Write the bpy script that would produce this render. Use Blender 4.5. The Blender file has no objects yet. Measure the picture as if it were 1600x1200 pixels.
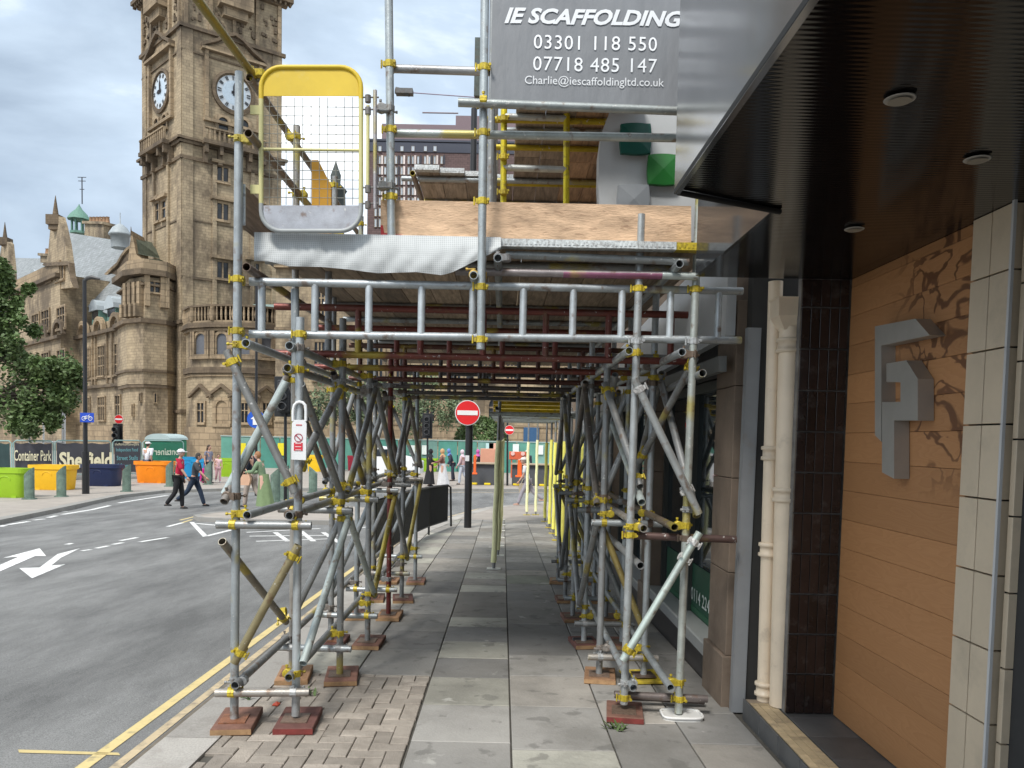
import bpy, math, random
from mathutils import Vector, Matrix
random.seed(7)
S = bpy.context.scene
COL = S.collection
# ------------------------------------------------------------------ camera, world, sun, exposure
FP = 1200.0; CH = 1.6; PX = 785.0; PY = 748.6; PITCH = FP/23400.0; ROLL = 0.0205
cam_d = bpy.data.cameras.new('camera'); cam = bpy.data.objects.new('camera', cam_d); COL.objects.link(cam)
cam_d.sensor_width = 36; cam_d.lens = 36*FP/1600; cam_d.clip_start = 0.05; cam_d.clip_end = 3000
cam_d.shift_x = (800-PX)/1600; cam_d.shift_y = (PY-600)/1600
cam.location = (0, 0, CH)
cam.rotation_euler = (Matrix.Rotation(-PITCH, 3, 'X') @ Matrix.Rotation(math.pi/2, 3, 'X') @ Matrix.Rotation(ROLL, 3, 'Z')).to_euler()
S.camera = cam
S.view_settings.view_transform = 'Standard'; S.view_settings.look = 'None'
S.view_settings.gamma = 1; S.view_settings.use_curve_mapping = False
S.view_settings.exposure = 1.25
SUN_EL, SUN_AZ = math.radians(52), math.radians(205)      # azimuth from +Y, clockwise
w = bpy.data.worlds.new('World'); S.world = w; w.use_nodes = True
nt = w.node_tree; nt.nodes.clear()
def N(t, typ, **k):
    n = t.nodes.new(typ)
    for a, b in k.items(): setattr(n, a, b)
    return n
def wire(t, a, b): t.links.new(a, b)
out = N(nt, 'ShaderNodeOutputWorld'); bg = N(nt, 'ShaderNodeBackground'); bg2 = N(nt, 'ShaderNodeBackground')
sky = N(nt, 'ShaderNodeTexSky', sky_type='NISHITA', sun_disc=False, sun_elevation=SUN_EL, sun_rotation=SUN_AZ)
wire(nt, sky.outputs[0], bg.inputs[0]); bg.inputs[1].default_value = 0.09
tc = N(nt, 'ShaderNodeTexCoord'); mp = N(nt, 'ShaderNodeMapping'); mp.inputs['Scale'].default_value = (1.5, 1.5, 3.4)
mp.inputs['Location'].default_value = (-1.2, 3.1, 0.3)
wire(nt, tc.outputs['Generated'], mp.inputs[0])
no = N(nt, 'ShaderNodeTexNoise'); no.inputs['Scale'].default_value = 1.35; no.inputs['Detail'].default_value = 9
no.inputs['Roughness'].default_value = 0.52; no.inputs['Distortion'].default_value = 0.25
wire(nt, mp.outputs[0], no.inputs[0])
cr = N(nt, 'ShaderNodeValToRGB')                       # grey cloud undersides to bright cloud tops
cr.color_ramp.elements[0].position = 0.36; cr.color_ramp.elements[0].color = (0.20, 0.25, 0.315, 1)
cr.color_ramp.elements[1].position = 0.62; cr.color_ramp.elements[1].color = (0.80, 0.82, 0.83, 1)
e = cr.color_ramp.elements.new(0.48); e.color = (0.31, 0.375, 0.45, 1)
wire(nt, no.outputs[0], cr.inputs[0]); wire(nt, cr.outputs[0], bg2.inputs[0]); bg2.inputs[1].default_value = 0.95
no2 = N(nt, 'ShaderNodeTexNoise'); no2.inputs['Scale'].default_value = 2.3; no2.inputs['Detail'].default_value = 6
wire(nt, mp.outputs[0], no2.inputs[0])
mr = N(nt, 'ShaderNodeMapRange'); mr.inputs[1].default_value = 0.34; mr.inputs[2].default_value = 0.5
mr.inputs[3].default_value = 0.88; mr.inputs[4].default_value = 1.0
wire(nt, no2.outputs[0], mr.inputs[0])
ms = N(nt, 'ShaderNodeMixShader'); wire(nt, mr.outputs[0], ms.inputs[0]); wire(nt, bg.outputs[0], ms.inputs[1])
wire(nt, bg2.outputs[0], ms.inputs[2]); wire(nt, ms.outputs[0], out.inputs[0])
sd = bpy.data.lights.new('sun', 'SUN'); sd.energy = 1.5; sd.angle = math.radians(14); sd.color = (1, .96, .9)
so = bpy.data.objects.new('sun', sd); COL.objects.link(so)
so.rotation_euler = (math.pi/2-SUN_EL, 0, math.pi-SUN_AZ)
# ------------------------------------------------------------------ where things stand
cP, sP, cR, sR = math.cos(PITCH), math.sin(PITCH), math.cos(ROLL), math.sin(ROLL)
def ray(px, py):
    u = (px-PX)/FP; v = (PY-py)/FP; x = u*cR-v*sR; y = u*sR+v*cR
    return x, cP+y*sP, -sP+y*cP
def at(px, py, Y):
    x, yy, z = ray(px, py); t = Y/yy; return Vector((x*t, Y, CH+z*t))
def atX(px, py, X):
    x, yy, z = ray(px, py); t = X/x; return Vector((X, yy*t, CH+z*t))
def atZ(px, py, Z):
    x, yy, z = ray(px, py); t = (Z-CH)/z; return Vector((x*t, yy*t, Z))
def gz(Y): return -0.025*Y if Y < 22 else -0.55
def gnd(px, py, off=0.0):
    x, yy, z = ray(px, py); Y = 5.0
    for _ in range(50):
        t = (gz(Y)+off-CH)/z; Y = .5*Y+.5*min(t*yy, 300)
    return Vector((x*t, yy*t, gz(Y)+off))
# ------------------------------------------------------------------ object helpers
WM = {}
def reg(o, Wm, parent):
    WM[o] = Wm
    if parent is not None:
        o.parent = parent; o.matrix_basis = WM[parent].inverted() @ Wm
    else: o.matrix_basis = Wm
    COL.objects.link(o); return o
def tag(o, label=None, cat=None, group=None, kind=None):
    if label: o['label'] = label
    if cat: o['category'] = cat
    if group: o['group'] = group
    if kind: o['kind'] = kind
    return o
def thing(name, label, cat, loc, group=None, rz=0):
    o = bpy.data.objects.new(name, None); o.empty_display_size = .2
    reg(o, Matrix.Translation(loc) @ Matrix.Rotation(rz, 4, 'Z'), None); return tag(o, label, cat, group)
def inst(name, me, M, parent=None, color=None, mat=None):
    o = bpy.data.objects.new(name, me); reg(o, M, parent)
    if color: o.color = (*color, 1)
    if mat:
        o.material_slots[0].link = 'OBJECT'; o.material_slots[0].material = mat
    return o
def frame(zdir, hint=Vector((0, -1, 0))):
    z = Vector(zdir).normalized(); h = Vector(hint)
    y = h-z*h.dot(z)
    if y.length < 1e-4: h = Vector((1, 0, 0)); y = h-z*h.dot(z)
    y.normalize(); x = y.cross(z)
    return Matrix((x, y, z)).transposed()
class B:
    def __init__(s): s.v = []; s.f = []; s.mi = []; s.sm = []
    def add(s, vs, fs, m=0, smooth=False):
        n = len(s.v); s.v += [Vector(p) for p in vs]
        for f in fs: s.f.append([n+i for i in f]); s.mi.append(m); s.sm.append(smooth)
        return s
    def box(s, c, d, R=None, ch=0, m=0):
        c = Vector(c); h = Vector(d)/2; R = R or Matrix.Identity(3)
        if ch <= 0:
            vs = [c+R @ Vector((h.x*a, h.y*b, h.z*e)) for a in (-1, 1) for b in (-1, 1) for e in (-1, 1)]
            fs = [(0, 1, 3, 2), (4, 6, 7, 5), (0, 4, 5, 1), (2, 3, 7, 6), (0, 2, 6, 4), (1, 5, 7, 3)]
            return s.add(vs, fs, m)
        vs = []; idx = {}
        for a in (-1, 1):
            for b in (-1, 1):
                for e in (-1, 1):
                    for k in range(3):
                        p = [h.x*a, h.y*b, h.z*e]; q = [a, b, e]
                        for j in range(3):
                            if j != k: p[j] -= q[j]*ch
                        idx[(a, b, e, k)] = len(vs); vs.append(c+R @ Vector(p))
        fs = []
        for k in range(3):
            i, j = (k+1) % 3, (k+2) % 3
            for sg in (-1, 1):
                q = []
                for (p, r) in ((-1, -1), (1, -1), (1, 1), (-1, 1)):
                    t = [0, 0, 0]; t[k] = sg; t[i] = p; t[j] = r; q.append(idx[(*t, k)])
                fs.append(q if sg > 0 else q[::-1])
            for p in (-1, 1):
                for r in (-1, 1):
                    t0 = [0, 0, 0]; t1 = [0, 0, 0]; t0[i] = t1[i] = p; t0[j] = t1[j] = r; t0[k] = -1; t1[k] = 1
                    q = [idx[(*t0, i)], idx[(*t1, i)], idx[(*t1, j)], idx[(*t0, j)]]
                    fs.append(q if p*r < 0 else q[::-1])
        for a in (-1, 1):
            for b in (-1, 1):
                for e in (-1, 1):
                    q = [idx[(a, b, e, k)] for k in range(3)]; fs.append(q if a*b*e > 0 else q[::-1])
        return s.add(vs, fs, m)
    def tube(s, a, b, r, n=10, r2=None, cap=True, m=0):
        a = Vector(a); b = Vector(b); r2 = r if r2 is None else r2; Q = frame(b-a); vs = []
        for p, rr in ((a, r), (b, r2)):
            for i in range(n):
                t = 2*math.pi*i/n; vs.append(p+Q @ Vector((rr*math.cos(t), rr*math.sin(t), 0)))
        s.add(vs, [(i, (i+1) % n, n+(i+1) % n, n+i) for i in range(n)], m, True)
        if cap: s.add(vs[:n], [list(range(n))[::-1]], m); s.add(vs[n:], [list(range(n))], m)
        return s
    def path(s, pts, r, n=8, m=0, closed=False):
        pts = [Vector(p) for p in pts]; k = len(pts); rs = r if isinstance(r, (list, tuple)) else [r]*k; vs = []
        for i, p in enumerate(pts):
            if closed: d = pts[(i+1) % k]-pts[i-1]
            else: d = pts[min(i+1, k-1)]-pts[max(i-1, 0)]
            Q = frame(d, (0.13, -1, .07))
            for j in range(n):
                t = 2*math.pi*j/n; vs.append(p+Q @ Vector((rs[i]*math.cos(t), rs[i]*math.sin(t), 0)))
        fs = []
        for i in range(k if closed else k-1):
            i2 = (i+1) % k
            for j in range(n): fs.append((i*n+j, i*n+(j+1) % n, i2*n+(j+1) % n, i2*n+j))
        s.add(vs, fs, m, True)
        if not closed:
            s.add(vs[:n], [list(range(n))[::-1]], m); s.add(vs[-n:], [list(range(n))], m)
        return s
    def prism(s, poly, d, m=0):          # poly: 3D loop, d: extrusion vector
        d = Vector(d); n = len(poly); p = [Vector(q) for q in poly]
        s.add(p+[q+d for q in p], [list(range(n))[::-1], [n+i for i in range(n)]]+[(i, (i+1) % n, n+(i+1) % n, n+i) for i in range(n)], m)
        return s
    def lathe(s, c, prof, n=16, m=0, sx=1, sy=1, smooth=True, R=None):
        c = Vector(c); vs = []; R = R or Matrix.Identity(3)
        for r, z in prof:
            for i in range(n):
                t = 2*math.pi*i/n; vs.append(c+R @ Vector((r*math.cos(t)*sx, r*math.sin(t)*sy, z)))
        fs = [(k*n+i, k*n+(i+1) % n, (k+1)*n+(i+1) % n, (k+1)*n+i) for k in range(len(prof)-1) for i in range(n)]
        s.add(vs, fs, m, smooth)
        s.add(vs[:n], [list(range(n))[::-1]], m); s.add(vs[-n:], [list(range(n))], m)
        return s
    def ball(s, c, r, n=10, k=7, m=0, sc=(1, 1, 1), R=None):
        prof = [(max(1e-4, math.sin(math.pi*i/k))*r, -math.cos(math.pi*i/k)*r*sc[2]) for i in range(k+1)]
        return s.lathe(c, prof, n, m, sc[0], sc[1], R=R)
    def mesh(s, name, mats, M=None):
        me = bpy.data.meshes.new(name); inv = (M or Matrix.Identity(4)).inverted()
        me.from_pydata([inv @ p for p in s.v], [], s.f)
        for mt in (mats if isinstance(mats, (list, tuple)) else [mats]): me.materials.append(mt)
        me.polygons.foreach_set('material_index', s.mi); me.polygons.foreach_set('use_smooth', s.sm)
        me.update(); return me
    def build(s, name, mats, parent=None, org=None, color=None):
        M = Matrix.Translation(org) if org is not None else (WM[parent].copy() if parent else Matrix.Identity(4))
        if parent and org is not None: M = Matrix.Translation(org)
        return inst(name, s.mesh(name, mats, M), M, parent, color)
# ------------------------------------------------------------------ materials
def mat(name, col=(.5, .5, .5), rough=.6, metal=0, use_obj=False, nscale=8, namt=.15, bump=0, bscale=30, spec=.5,
        rvar=0.12, stretch=None, dirt=None, dscale=2.0, damt=.5, trans=0, alpha=1, coat=0, world=False, dthr=.55):
    m = bpy.data.materials.new(name); m.use_nodes = True; t = m.node_tree; bs = t.nodes['Principled BSDF']
    bs.inputs['Roughness'].default_value = rough; bs.inputs['Metallic'].default_value = metal
    bs.inputs['Specular IOR Level'].default_value = spec; bs.inputs['Transmission Weight'].default_value = trans
    bs.inputs['Alpha'].default_value = alpha; bs.inputs['Coat Weight'].default_value = coat
    oi = N(t, 'ShaderNodeObjectInfo'); geo = N(t, 'ShaderNodeNewGeometry'); tcd = N(t, 'ShaderNodeTexCoord')
    mpp = N(t, 'ShaderNodeMapping'); wire(t, geo.outputs['Position'] if world else tcd.outputs['Object'], mpp.inputs[0])
    if stretch: mpp.inputs['Scale'].default_value = stretch
    add = N(t, 'ShaderNodeVectorMath', operation='ADD'); wire(t, mpp.outputs[0], add.inputs[0])
    sc = N(t, 'ShaderNodeMath', operation='MULTIPLY'); sc.inputs[1].default_value = 0 if world else 37; wire(t, oi.outputs['Random'], sc.inputs[0])
    wire(t, sc.outputs[0], add.inputs[1])
    nz = N(t, 'ShaderNodeTexNoise'); nz.inputs['Scale'].default_value = nscale; nz.inputs['Detail'].default_value = 6
    nz.inputs['Roughness'].default_value = .62
    wire(t, add.outputs[0], nz.inputs[0])
    mrr = N(t, 'ShaderNodeMapRange'); mrr.inputs[1].default_value = .25; mrr.inputs[2].default_value = .75
    mrr.inputs[3].default_value = 1-namt; mrr.inputs[4].default_value = 1+namt; wire(t, nz.outputs[0], mrr.inputs[0])
    rv = N(t, 'ShaderNodeMapRange'); rv.inputs[3].default_value = 1-rvar; rv.inputs[4].default_value = 1+rvar
    wire(t, oi.outputs['Random'], rv.inputs[0])
    mul = N(t, 'ShaderNodeMath', operation='MULTIPLY'); wire(t, mrr.outputs[0], mul.inputs[0]); wire(t, rv.outputs[0], mul.inputs[1])
    vm = N(t, 'ShaderNodeVectorMath', operation='SCALE')
    if use_obj: wire(t, oi.outputs['Color'], vm.inputs[0])
    else: vm.inputs[0].default_value = col
    wire(t, mul.outputs[0], vm.inputs['Scale']); last = vm.outputs[0]
    if dirt:
        n2 = N(t, 'ShaderNodeTexNoise'); n2.inputs['Scale'].default_value = dscale; n2.inputs['Detail'].default_value = 7
        n2.inputs['Roughness'].default_value = .7; wire(t, add.outputs[0], n2.inputs[0])
        m2 = N(t, 'ShaderNodeMapRange'); m2.inputs[1].default_value = dthr-.05; m2.inputs[2].default_value = dthr+.14
        m2.inputs[4].default_value = damt; wire(t, n2.outputs[0], m2.inputs[0])
        mx = N(t, 'ShaderNodeMix', data_type='RGBA'); wire(t, m2.outputs[0], mx.inputs[0]); wire(t, last, mx.inputs[6])
        mx.inputs[7].default_value = (*dirt, 1); last = mx.outputs[2]
    wire(t, last, bs.inputs['Base Color'])
    if bump:
        nb = N(t, 'ShaderNodeTexNoise'); nb.inputs['Scale'].default_value = bscale; nb.inputs['Detail'].default_value = 5
        wire(t, add.outputs[0], nb.inputs[0]); bp = N(t, 'ShaderNodeBump'); bp.inputs['Strength'].default_value = bump
        bp.inputs['Distance'].default_value = .01; wire(t, nb.outputs[0], bp.inputs['Height']); wire(t, bp.outputs[0], bs.inputs['Normal'])
    return m
TUBE = mat('galvanised tube', rough=.42, metal=.45, use_obj=True, nscale=9, namt=.22, dirt=(.12, .095, .075), dscale=3, damt=.35, world=True, rvar=.14, bump=.15, bscale=160)
PAINT = mat('painted', rough=.45, use_obj=True, nscale=5, namt=.07, rvar=.02, bump=.05, bscale=60)
FITT = mat('fitting paint', rough=.5, metal=.2, use_obj=True, nscale=60, namt=.35, dirt=(.09, .05, .03), dscale=40, damt=.7, rvar=.2, world=True)
MATTE = mat('matte', rough=.85, use_obj=True, nscale=12, namt=.12, rvar=.03)
BOARD = mat('scaffold board wood', rough=.85, use_obj=True, nscale=7, namt=.38, stretch=(6, .7, 6), dirt=(.05, .035, .025), dscale=3, damt=.55, bump=.35, bscale=20, rvar=.25)
PLY = mat('toe board wood', col=(.58, .40, .26), rough=.85, nscale=3.2, namt=.42, stretch=(1.5, 4, 5), dirt=(.17, .085, .05), dscale=5.5, damt=.8, bump=.5, bscale=22, world=True, dthr=.6)
SLAB = mat('paving slab', rough=.8, use_obj=True, nscale=2.2, namt=.16, dirt=(.12, .115, .10), dscale=1.3, damt=.45, bump=.35, bscale=55, rvar=.22, world=True, dthr=.5)
BLOCK = mat('block paver', rough=.88, use_obj=True, nscale=14, namt=.16, dirt=(.13, .11, .09), dscale=4, damt=.45, bump=.7, bscale=110, rvar=.15, world=True)
RUST = mat('sole timber', rough=.85, use_obj=True, nscale=10, namt=.35, dirt=(.07, .03, .02), dscale=6, damt=.6, bump=.4, bscale=30)
GLASS = mat('dark glass', col=(.022, .026, .032), rough=.2, nscale=2, namt=.4, spec=.35)
LEAFM = mat('leaves', col=(.075, .12, .035), rough=.6, nscale=1.1, namt=.55, world=True)
LEAF2 = mat('pale leaves', col=(.16, .21, .11), rough=.6, nscale=1.0, namt=.4, world=True)
BARK = mat('bark', col=(.08, .06, .045), rough=.9, bump=.5)
def overpaint(m, col, lo, hi, amt, scale):
    t = m.node_tree; bs = t.nodes['Principled BSDF']; old = bs.inputs['Base Color'].links[0].from_socket
    geo = N(t, 'ShaderNodeNewGeometry'); n = N(t, 'ShaderNodeTexNoise'); n.inputs['Scale'].default_value = scale; n.inputs['Detail'].default_value = 4; wire(t, geo.outputs['Position'], n.inputs[0])
    r = N(t, 'ShaderNodeMapRange'); r.inputs[1].default_value = lo; r.inputs[2].default_value = hi; r.inputs[4].default_value = amt; wire(t, n.outputs[0], r.inputs[0])
    mx = N(t, 'ShaderNodeMix', data_type='RGBA'); wire(t, r.outputs[0], mx.inputs[0]); wire(t, old, mx.inputs[6]); mx.inputs[7].default_value = (*col, 1); wire(t, mx.outputs[2], bs.inputs['Base Color'])
overpaint(TUBE, (.42, .34, .05), .60, .66, .75, 2.1); overpaint(TUBE, (.17, .10, .06), .60, .70, .7, 14); overpaint(TUBE, (.58, .57, .54), .66, .70, .8, 38)
overpaint(SLAB, (.10, .097, .088), .60, .66, .45, 7); overpaint(SLAB, (.47, .46, .42), .68, .71, .6, 3.3)
def ashlar(name, base, dark, sc=1.0, soot=.5, bw=.55, bh=.25):
    m = bpy.data.materials.new(name); m.use_nodes = True; t = m.node_tree; bs = t.nodes['Principled BSDF']; bs.inputs['Roughness'].default_value = .9
    geo = N(t, 'ShaderNodeNewGeometry'); cx = N(t, 'ShaderNodeVectorMath', operation='CROSS_PRODUCT'); cx.inputs[0].default_value = (0, 0, 1)
    wire(t, geo.outputs['True Normal'], cx.inputs[1])
    dt = N(t, 'ShaderNodeVectorMath', operation='DOT_PRODUCT'); wire(t, cx.outputs[0], dt.inputs[0]); wire(t, geo.outputs['Position'], dt.inputs[1])
    sp = N(t, 'ShaderNodeSeparateXYZ'); wire(t, geo.outputs['Position'], sp.inputs[0])
    cb = N(t, 'ShaderNodeCombineXYZ'); wire(t, dt.outputs['Value'], cb.inputs[0]); wire(t, sp.outputs[2], cb.inputs[1])
    br = N(t, 'ShaderNodeTexBrick'); wire(t, cb.outputs[0], br.inputs[0]); br.inputs['Scale'].default_value = 1.0
    br.inputs['Brick Width'].default_value = bw*sc; br.inputs['Row Height'].default_value = bh*sc; br.inputs['Mortar Size'].default_value = .02*sc
    br.inputs['Bias'].default_value = -.15
    br.inputs['Color1'].default_value = (*base, 1); br.inputs['Color2'].default_value = (*[c*.74 for c in base], 1)
    br.inputs['Mortar'].default_value = (*[c*.6 for c in base], 1)
    n1 = N(t, 'ShaderNodeTexNoise'); n1.inputs['Scale'].default_value = .28; n1.inputs['Detail'].default_value = 8; n1.inputs['Roughness'].default_value = .72
    mp1 = N(t, 'ShaderNodeMapping'); mp1.inputs['Scale'].default_value = (1, 1, .55); wire(t, geo.outputs['Position'], mp1.inputs[0]); wire(t, mp1.outputs[0], n1.inputs[0])
    r1 = N(t, 'ShaderNodeMapRange'); r1.inputs[1].default_value = .46; r1.inputs[2].default_value = .60; r1.inputs[4].default_value = soot
    wire(t, n1.outputs[0], r1.inputs[0])
    mx = N(t, 'ShaderNodeMix', data_type='RGBA'); wire(t, r1.outputs[0], mx.inputs[0]); wire(t, br.outputs[0], mx.inputs[6]); mx.inputs[7].default_value = (*dark, 1)
    n3 = N(t, 'ShaderNodeTexNoise'); n3.inputs['Scale'].default_value = 2.5; n3.inputs['Detail'].default_value = 6; wire(t, geo.outputs['Position'], n3.inputs[0])
    r3 = N(t, 'ShaderNodeMapRange'); r3.inputs[3].default_value = .7; r3.inputs[4].default_value = 1.3; wire(t, n3.outputs[0], r3.inputs[0])
    vs = N(t, 'ShaderNodeVectorMath', operation='SCALE'); wire(t, mx.outputs[2], vs.inputs[0]); wire(t, r3.outputs[0], vs.inputs['Scale'])
    wire(t, vs.outputs[0], bs.inputs['Base Color']); return m
STONE = ashlar('sandstone ashlar', (.40, .315, .205), (.10, .075, .052), soot=.82)
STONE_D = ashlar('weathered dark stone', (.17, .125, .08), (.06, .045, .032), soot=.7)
STONE_T = ashlar('dressed stone trim', (.36, .27, .17), (.10, .075, .05), sc=2.2, soot=.75)
SLATE = ashlar('slate roof', (.27, .29, .30), (.17, .19, .19), sc=1, soot=.5, bw=.5, bh=.34)
def asphalt():
    m = bpy.data.materials.new('asphalt'); m.use_nodes = True; t = m.node_tree; bs = t.nodes['Principled BSDF']; bs.inputs['Roughness'].default_value = .85
    geo = N(t, 'ShaderNodeNewGeometry')
    def nz(s, d, r=.6, st=None):
        n = N(t, 'ShaderNodeTexNoise'); n.inputs['Scale'].default_value = s; n.inputs['Detail'].default_value = d; n.inputs['Roughness'].default_value = r
        if st:
            q = N(t, 'ShaderNodeMapping'); q.inputs['Scale'].default_value = st; wire(t, geo.outputs['Position'], q.inputs[0]); wire(t, q.outputs[0], n.inputs[0])
        else: wire(t, geo.outputs['Position'], n.inputs[0])
        return n
    a = nz(120, 4, .8); b = nz(1.0, 6, .7, (1.2, .35, 1)); c = nz(.22, 5)
    ra = N(t, 'ShaderNodeMapRange'); ra.inputs[1].default_value = .3; ra.inputs[2].default_value = .7; ra.inputs[3].default_value = .42; ra.inputs[4].default_value = 1.65; wire(t, a.outputs[0], ra.inputs[0])
    rb = N(t, 'ShaderNodeMapRange'); rb.inputs[1].default_value = .35; rb.inputs[2].default_value = .62; rb.inputs[3].default_value = .55; rb.inputs[4].default_value = 1.1; wire(t, b.outputs[0], rb.inputs[0])
    rc = N(t, 'ShaderNodeMapRange'); rc.inputs[3].default_value = .8; rc.inputs[4].default_value = 1.2; wire(t, c.outputs[0], rc.inputs[0])
    m1 = N(t, 'ShaderNodeMath', operation='MULTIPLY'); wire(t, ra.outputs[0], m1.inputs[0]); wire(t, rb.outputs[0], m1.inputs[1])
    m2 = N(t, 'ShaderNodeMath', operation='MULTIPLY'); wire(t, m1.outputs[0], m2.inputs[0]); wire(t, rc.outputs[0], m2.inputs[1])
    v = N(t, 'ShaderNodeVectorMath', operation='SCALE'); v.inputs[0].default_value = (.185, .185, .18); wire(t, m2.outputs[0], v.inputs['Scale'])
    wire(t, v.outputs[0], bs.inputs['Base Color'])
    bp = N(t, 'ShaderNodeBump'); bp.inputs['Strength'].default_value = .6; bp.inputs['Distance'].default_value = .006
    wire(t, a.outputs[0], bp.inputs['Height']); wire(t, bp.outputs[0], bs.inputs['Normal']); return m
ASPH = asphalt()
PAVE = mat('far paving', col=(.36, .32, .28), rough=.85, nscale=1.5, namt=.15, dirt=(.2, .18, .16), dscale=.8, damt=.5, world=True)
JOINT = mat('paving bed', col=(.07, .065, .055), rough=.95, nscale=20, namt=.3, world=True)
WHITE = mat('road paint white', col=(.72, .72, .70), rough=.7, nscale=20, namt=.12, dirt=(.14, .14, .14), dscale=9, damt=.75, world=True, dthr=.57)
YEL = mat('road paint yellow', col=(.60, .48, .22), rough=.7, nscale=20, namt=.12, dirt=(.16, .14, .11), dscale=10, damt=.8, world=True, dthr=.58)
YEL2 = mat('worn road paint', col=(.50, .40, .25), rough=.7, nscale=20, namt=.12, dirt=(.16, .14, .12), dscale=8, damt=.8, world=True, dthr=.52)
GRAN = mat('granite kerb', rough=.8, use_obj=True, nscale=90, namt=.22, dirt=(.16, .14, .12), dscale=3, damt=.45, bump=.3, bscale=90, world=True)
# colours
GAL = (.37, .40, .41); GAL2 = (.27, .28, .28); GALL = (.50, .56, .54); YC = (.50, .385, .03); OLIVE = (.25, .19, .035)
BROWN = (.17, .12, .09); REDT = (.16, .045, .035); DARK = (.10, .10, .095)
# ------------------------------------------------------------------ writing
def text(s, parent, P0, right, up, w_, h_, mt, color, name='lettering', shear=0, bold=.0, ext=.002, mirror=False, sp=1.0):
    cu = bpy.data.curves.new(name, 'FONT'); cu.body = s; cu.size = 1; cu.shear = shear; cu.offset = bold; cu.extrude = 0; cu.space_character = sp
    cu.resolution_u = 3
    o = bpy.data.objects.new(name, cu); COL.objects.link(o); bpy.context.view_layer.update()
    me = bpy.data.meshes.new_from_object(o.evaluated_get(bpy.context.evaluated_depsgraph_get())); bpy.data.objects.remove(o)
    xs = [v.co.x for v in me.vertices]; ys = [v.co.y for v in me.vertices]; x0, x1, y0, y1 = min(xs), max(xs), min(ys), max(ys)
    r = Vector(right).normalized(); u = Vector(up).normalized(); n = r.cross(u); org = Vector(P0)
    M = Matrix.Translation(org)
    for v in me.vertices:
        a = (v.co.x-x0)/(x1-x0); b = (v.co.y-y0)/(y1-y0)
        if mirror: a = 1-a
        v.co = r*(a*w_)+u*(b*h_)+n*ext
    me.materials.clear(); me.materials.append(mt)
    return inst(name, me, M, parent, color)
def tint(c, k): return tuple(v*k for v in c)
# ================================================================== GROUND
def conform(name, poly, off, mt, kind='structure', label=None, color=None, parent=None):
    """flat polygon (x, y) laid on the falling ground; cut at the change of slope"""
    def clip(pl, keep):
        o = []
        for i in range(len(pl)):
            a, b = pl[i], pl[(i+1) % len(pl)]; ia = keep(a[1]-22) >= 0; ib = keep(b[1]-22) >= 0
            if ia: o.append(a)
            if ia != ib:
                t = (22-a[1])/(b[1]-a[1]); o.append((a[0]+t*(b[0]-a[0]), 22.0))
        return o
    b = B()
    for pl in (clip(poly, lambda v: -v), clip(poly, lambda v: v)):
        if len(pl) >= 3:
            ar = sum(pl[i][0]*pl[(i+1) % len(pl)][1]-pl[(i+1) % len(pl)][0]*pl[i][1] for i in range(len(pl)))
            if abs(ar) < 1e-6: continue
            if ar < 0: pl = pl[::-1]
            b.add([(x, y, gz(y)+off) for x, y in pl], [list(range(len(pl)))])
    o = b.build(name, mt, parent, color=color)
    if kind and not parent: o['kind'] = kind
    return o
RD = -0.10
conform('road', [(-400, -60), (400, -60), (400, 900), (-400, 900)], RD, ASPH)
pave = conform('pavement', [(-1.86, -4), (9, -4), (9, 29.5), (3, 27.6), (1.5, 26.9), (-.49, 24.3), (-1.25, 21.6), (-1.55, 19), (-1.86, 16.5)], -0.014, JOINT)
far_edge = [(-60, 9), (-14.0, 9), (-11.0, 15.2), (-11.25, 17.2), (-12.0, 20.5), (-12.6, 23.5), (-12.95, 26), (-12.6, 28.6), (-10.5, 30.6), (-7, 31.6), (-3, 32.6), (3, 34.2), (30, 38), (120, 45)]
conform('far_pavement', far_edge+[(120, 300), (-120, 300), (-120, 9)], 0.0, PAVE)
def kerb(name, pts, wd, parent=None, color=(.36, .34, .31), side=1, seg=None, top=.004):
    b = B() if seg is None else None; root = None
    for (a, c) in zip(pts[:-1], pts[1:]):
        a = Vector(a); c = Vector(c); L = (c-a).length; k = max(1, round(L/(seg or L)))
        d = (c-a)/L; n = Vector((-d.y, d.x))*side
        for i in range(k):
            g = .004 if seg else 0
            p = a+d*(L*i/k+g); q = a+d*(L*(i+1)/k-g)
            bb = B() if seg else b
            ring = [(p.x, p.y), (q.x, q.y), (q.x+n.x*wd, q.y+n.y*wd), (p.x+n.x*wd, p.y+n.y*wd)]
            if side < 0: ring = ring[::-1]
            bb.prism([(x, y, gz(y)-.16) for x, y in ring], (0, 0, .16+top))
            if seg: bb.build('kerb_stone', GRAN, parent, org=(p.x, p.y, gz(p.y)), color=tint(color, random.uniform(.88, 1.1)))
    if seg is None:
        o = b.build(name, GRAN, parent, color=color)
        if not parent: o['kind'] = 'structure'
kerb('kerb_stone', [(-1.86, -.5), (-1.86, 16.5), (-1.55, 19), (-1.25, 21.6), (-.49, 24.3), (1.5, 26.9)], .30, pave, seg=.92, side=-1)
kerb('far_kerb', far_edge[1:13], .3, side=1, color=(.27, .26, .24), top=.006)
isl = [(-7.9, 19.6), (-7.5, 18.9), (-6.3, 18.55), (-4.2, 18.7), (-2.6, 19.3), (-2.2, 20.3), (-2.6, 22.6), (-4.6, 23.6), (-6.6, 23.2), (-7.8, 20.6)]
conform('traffic_island', isl, 0.0, PAVE); kerb('island_kerb', isl+[isl[0]], .14, side=1, color=(.30, .29, .27), top=.006)
conform('pavement_surface', [(-1.55, 20), (4, 20), (4, 27.9), (3, 27.4), (1.6, 26.6), (-.35, 24.1), (-1.0, 21.5), (-1.28, 20.02)], .002, PAVE)
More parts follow.
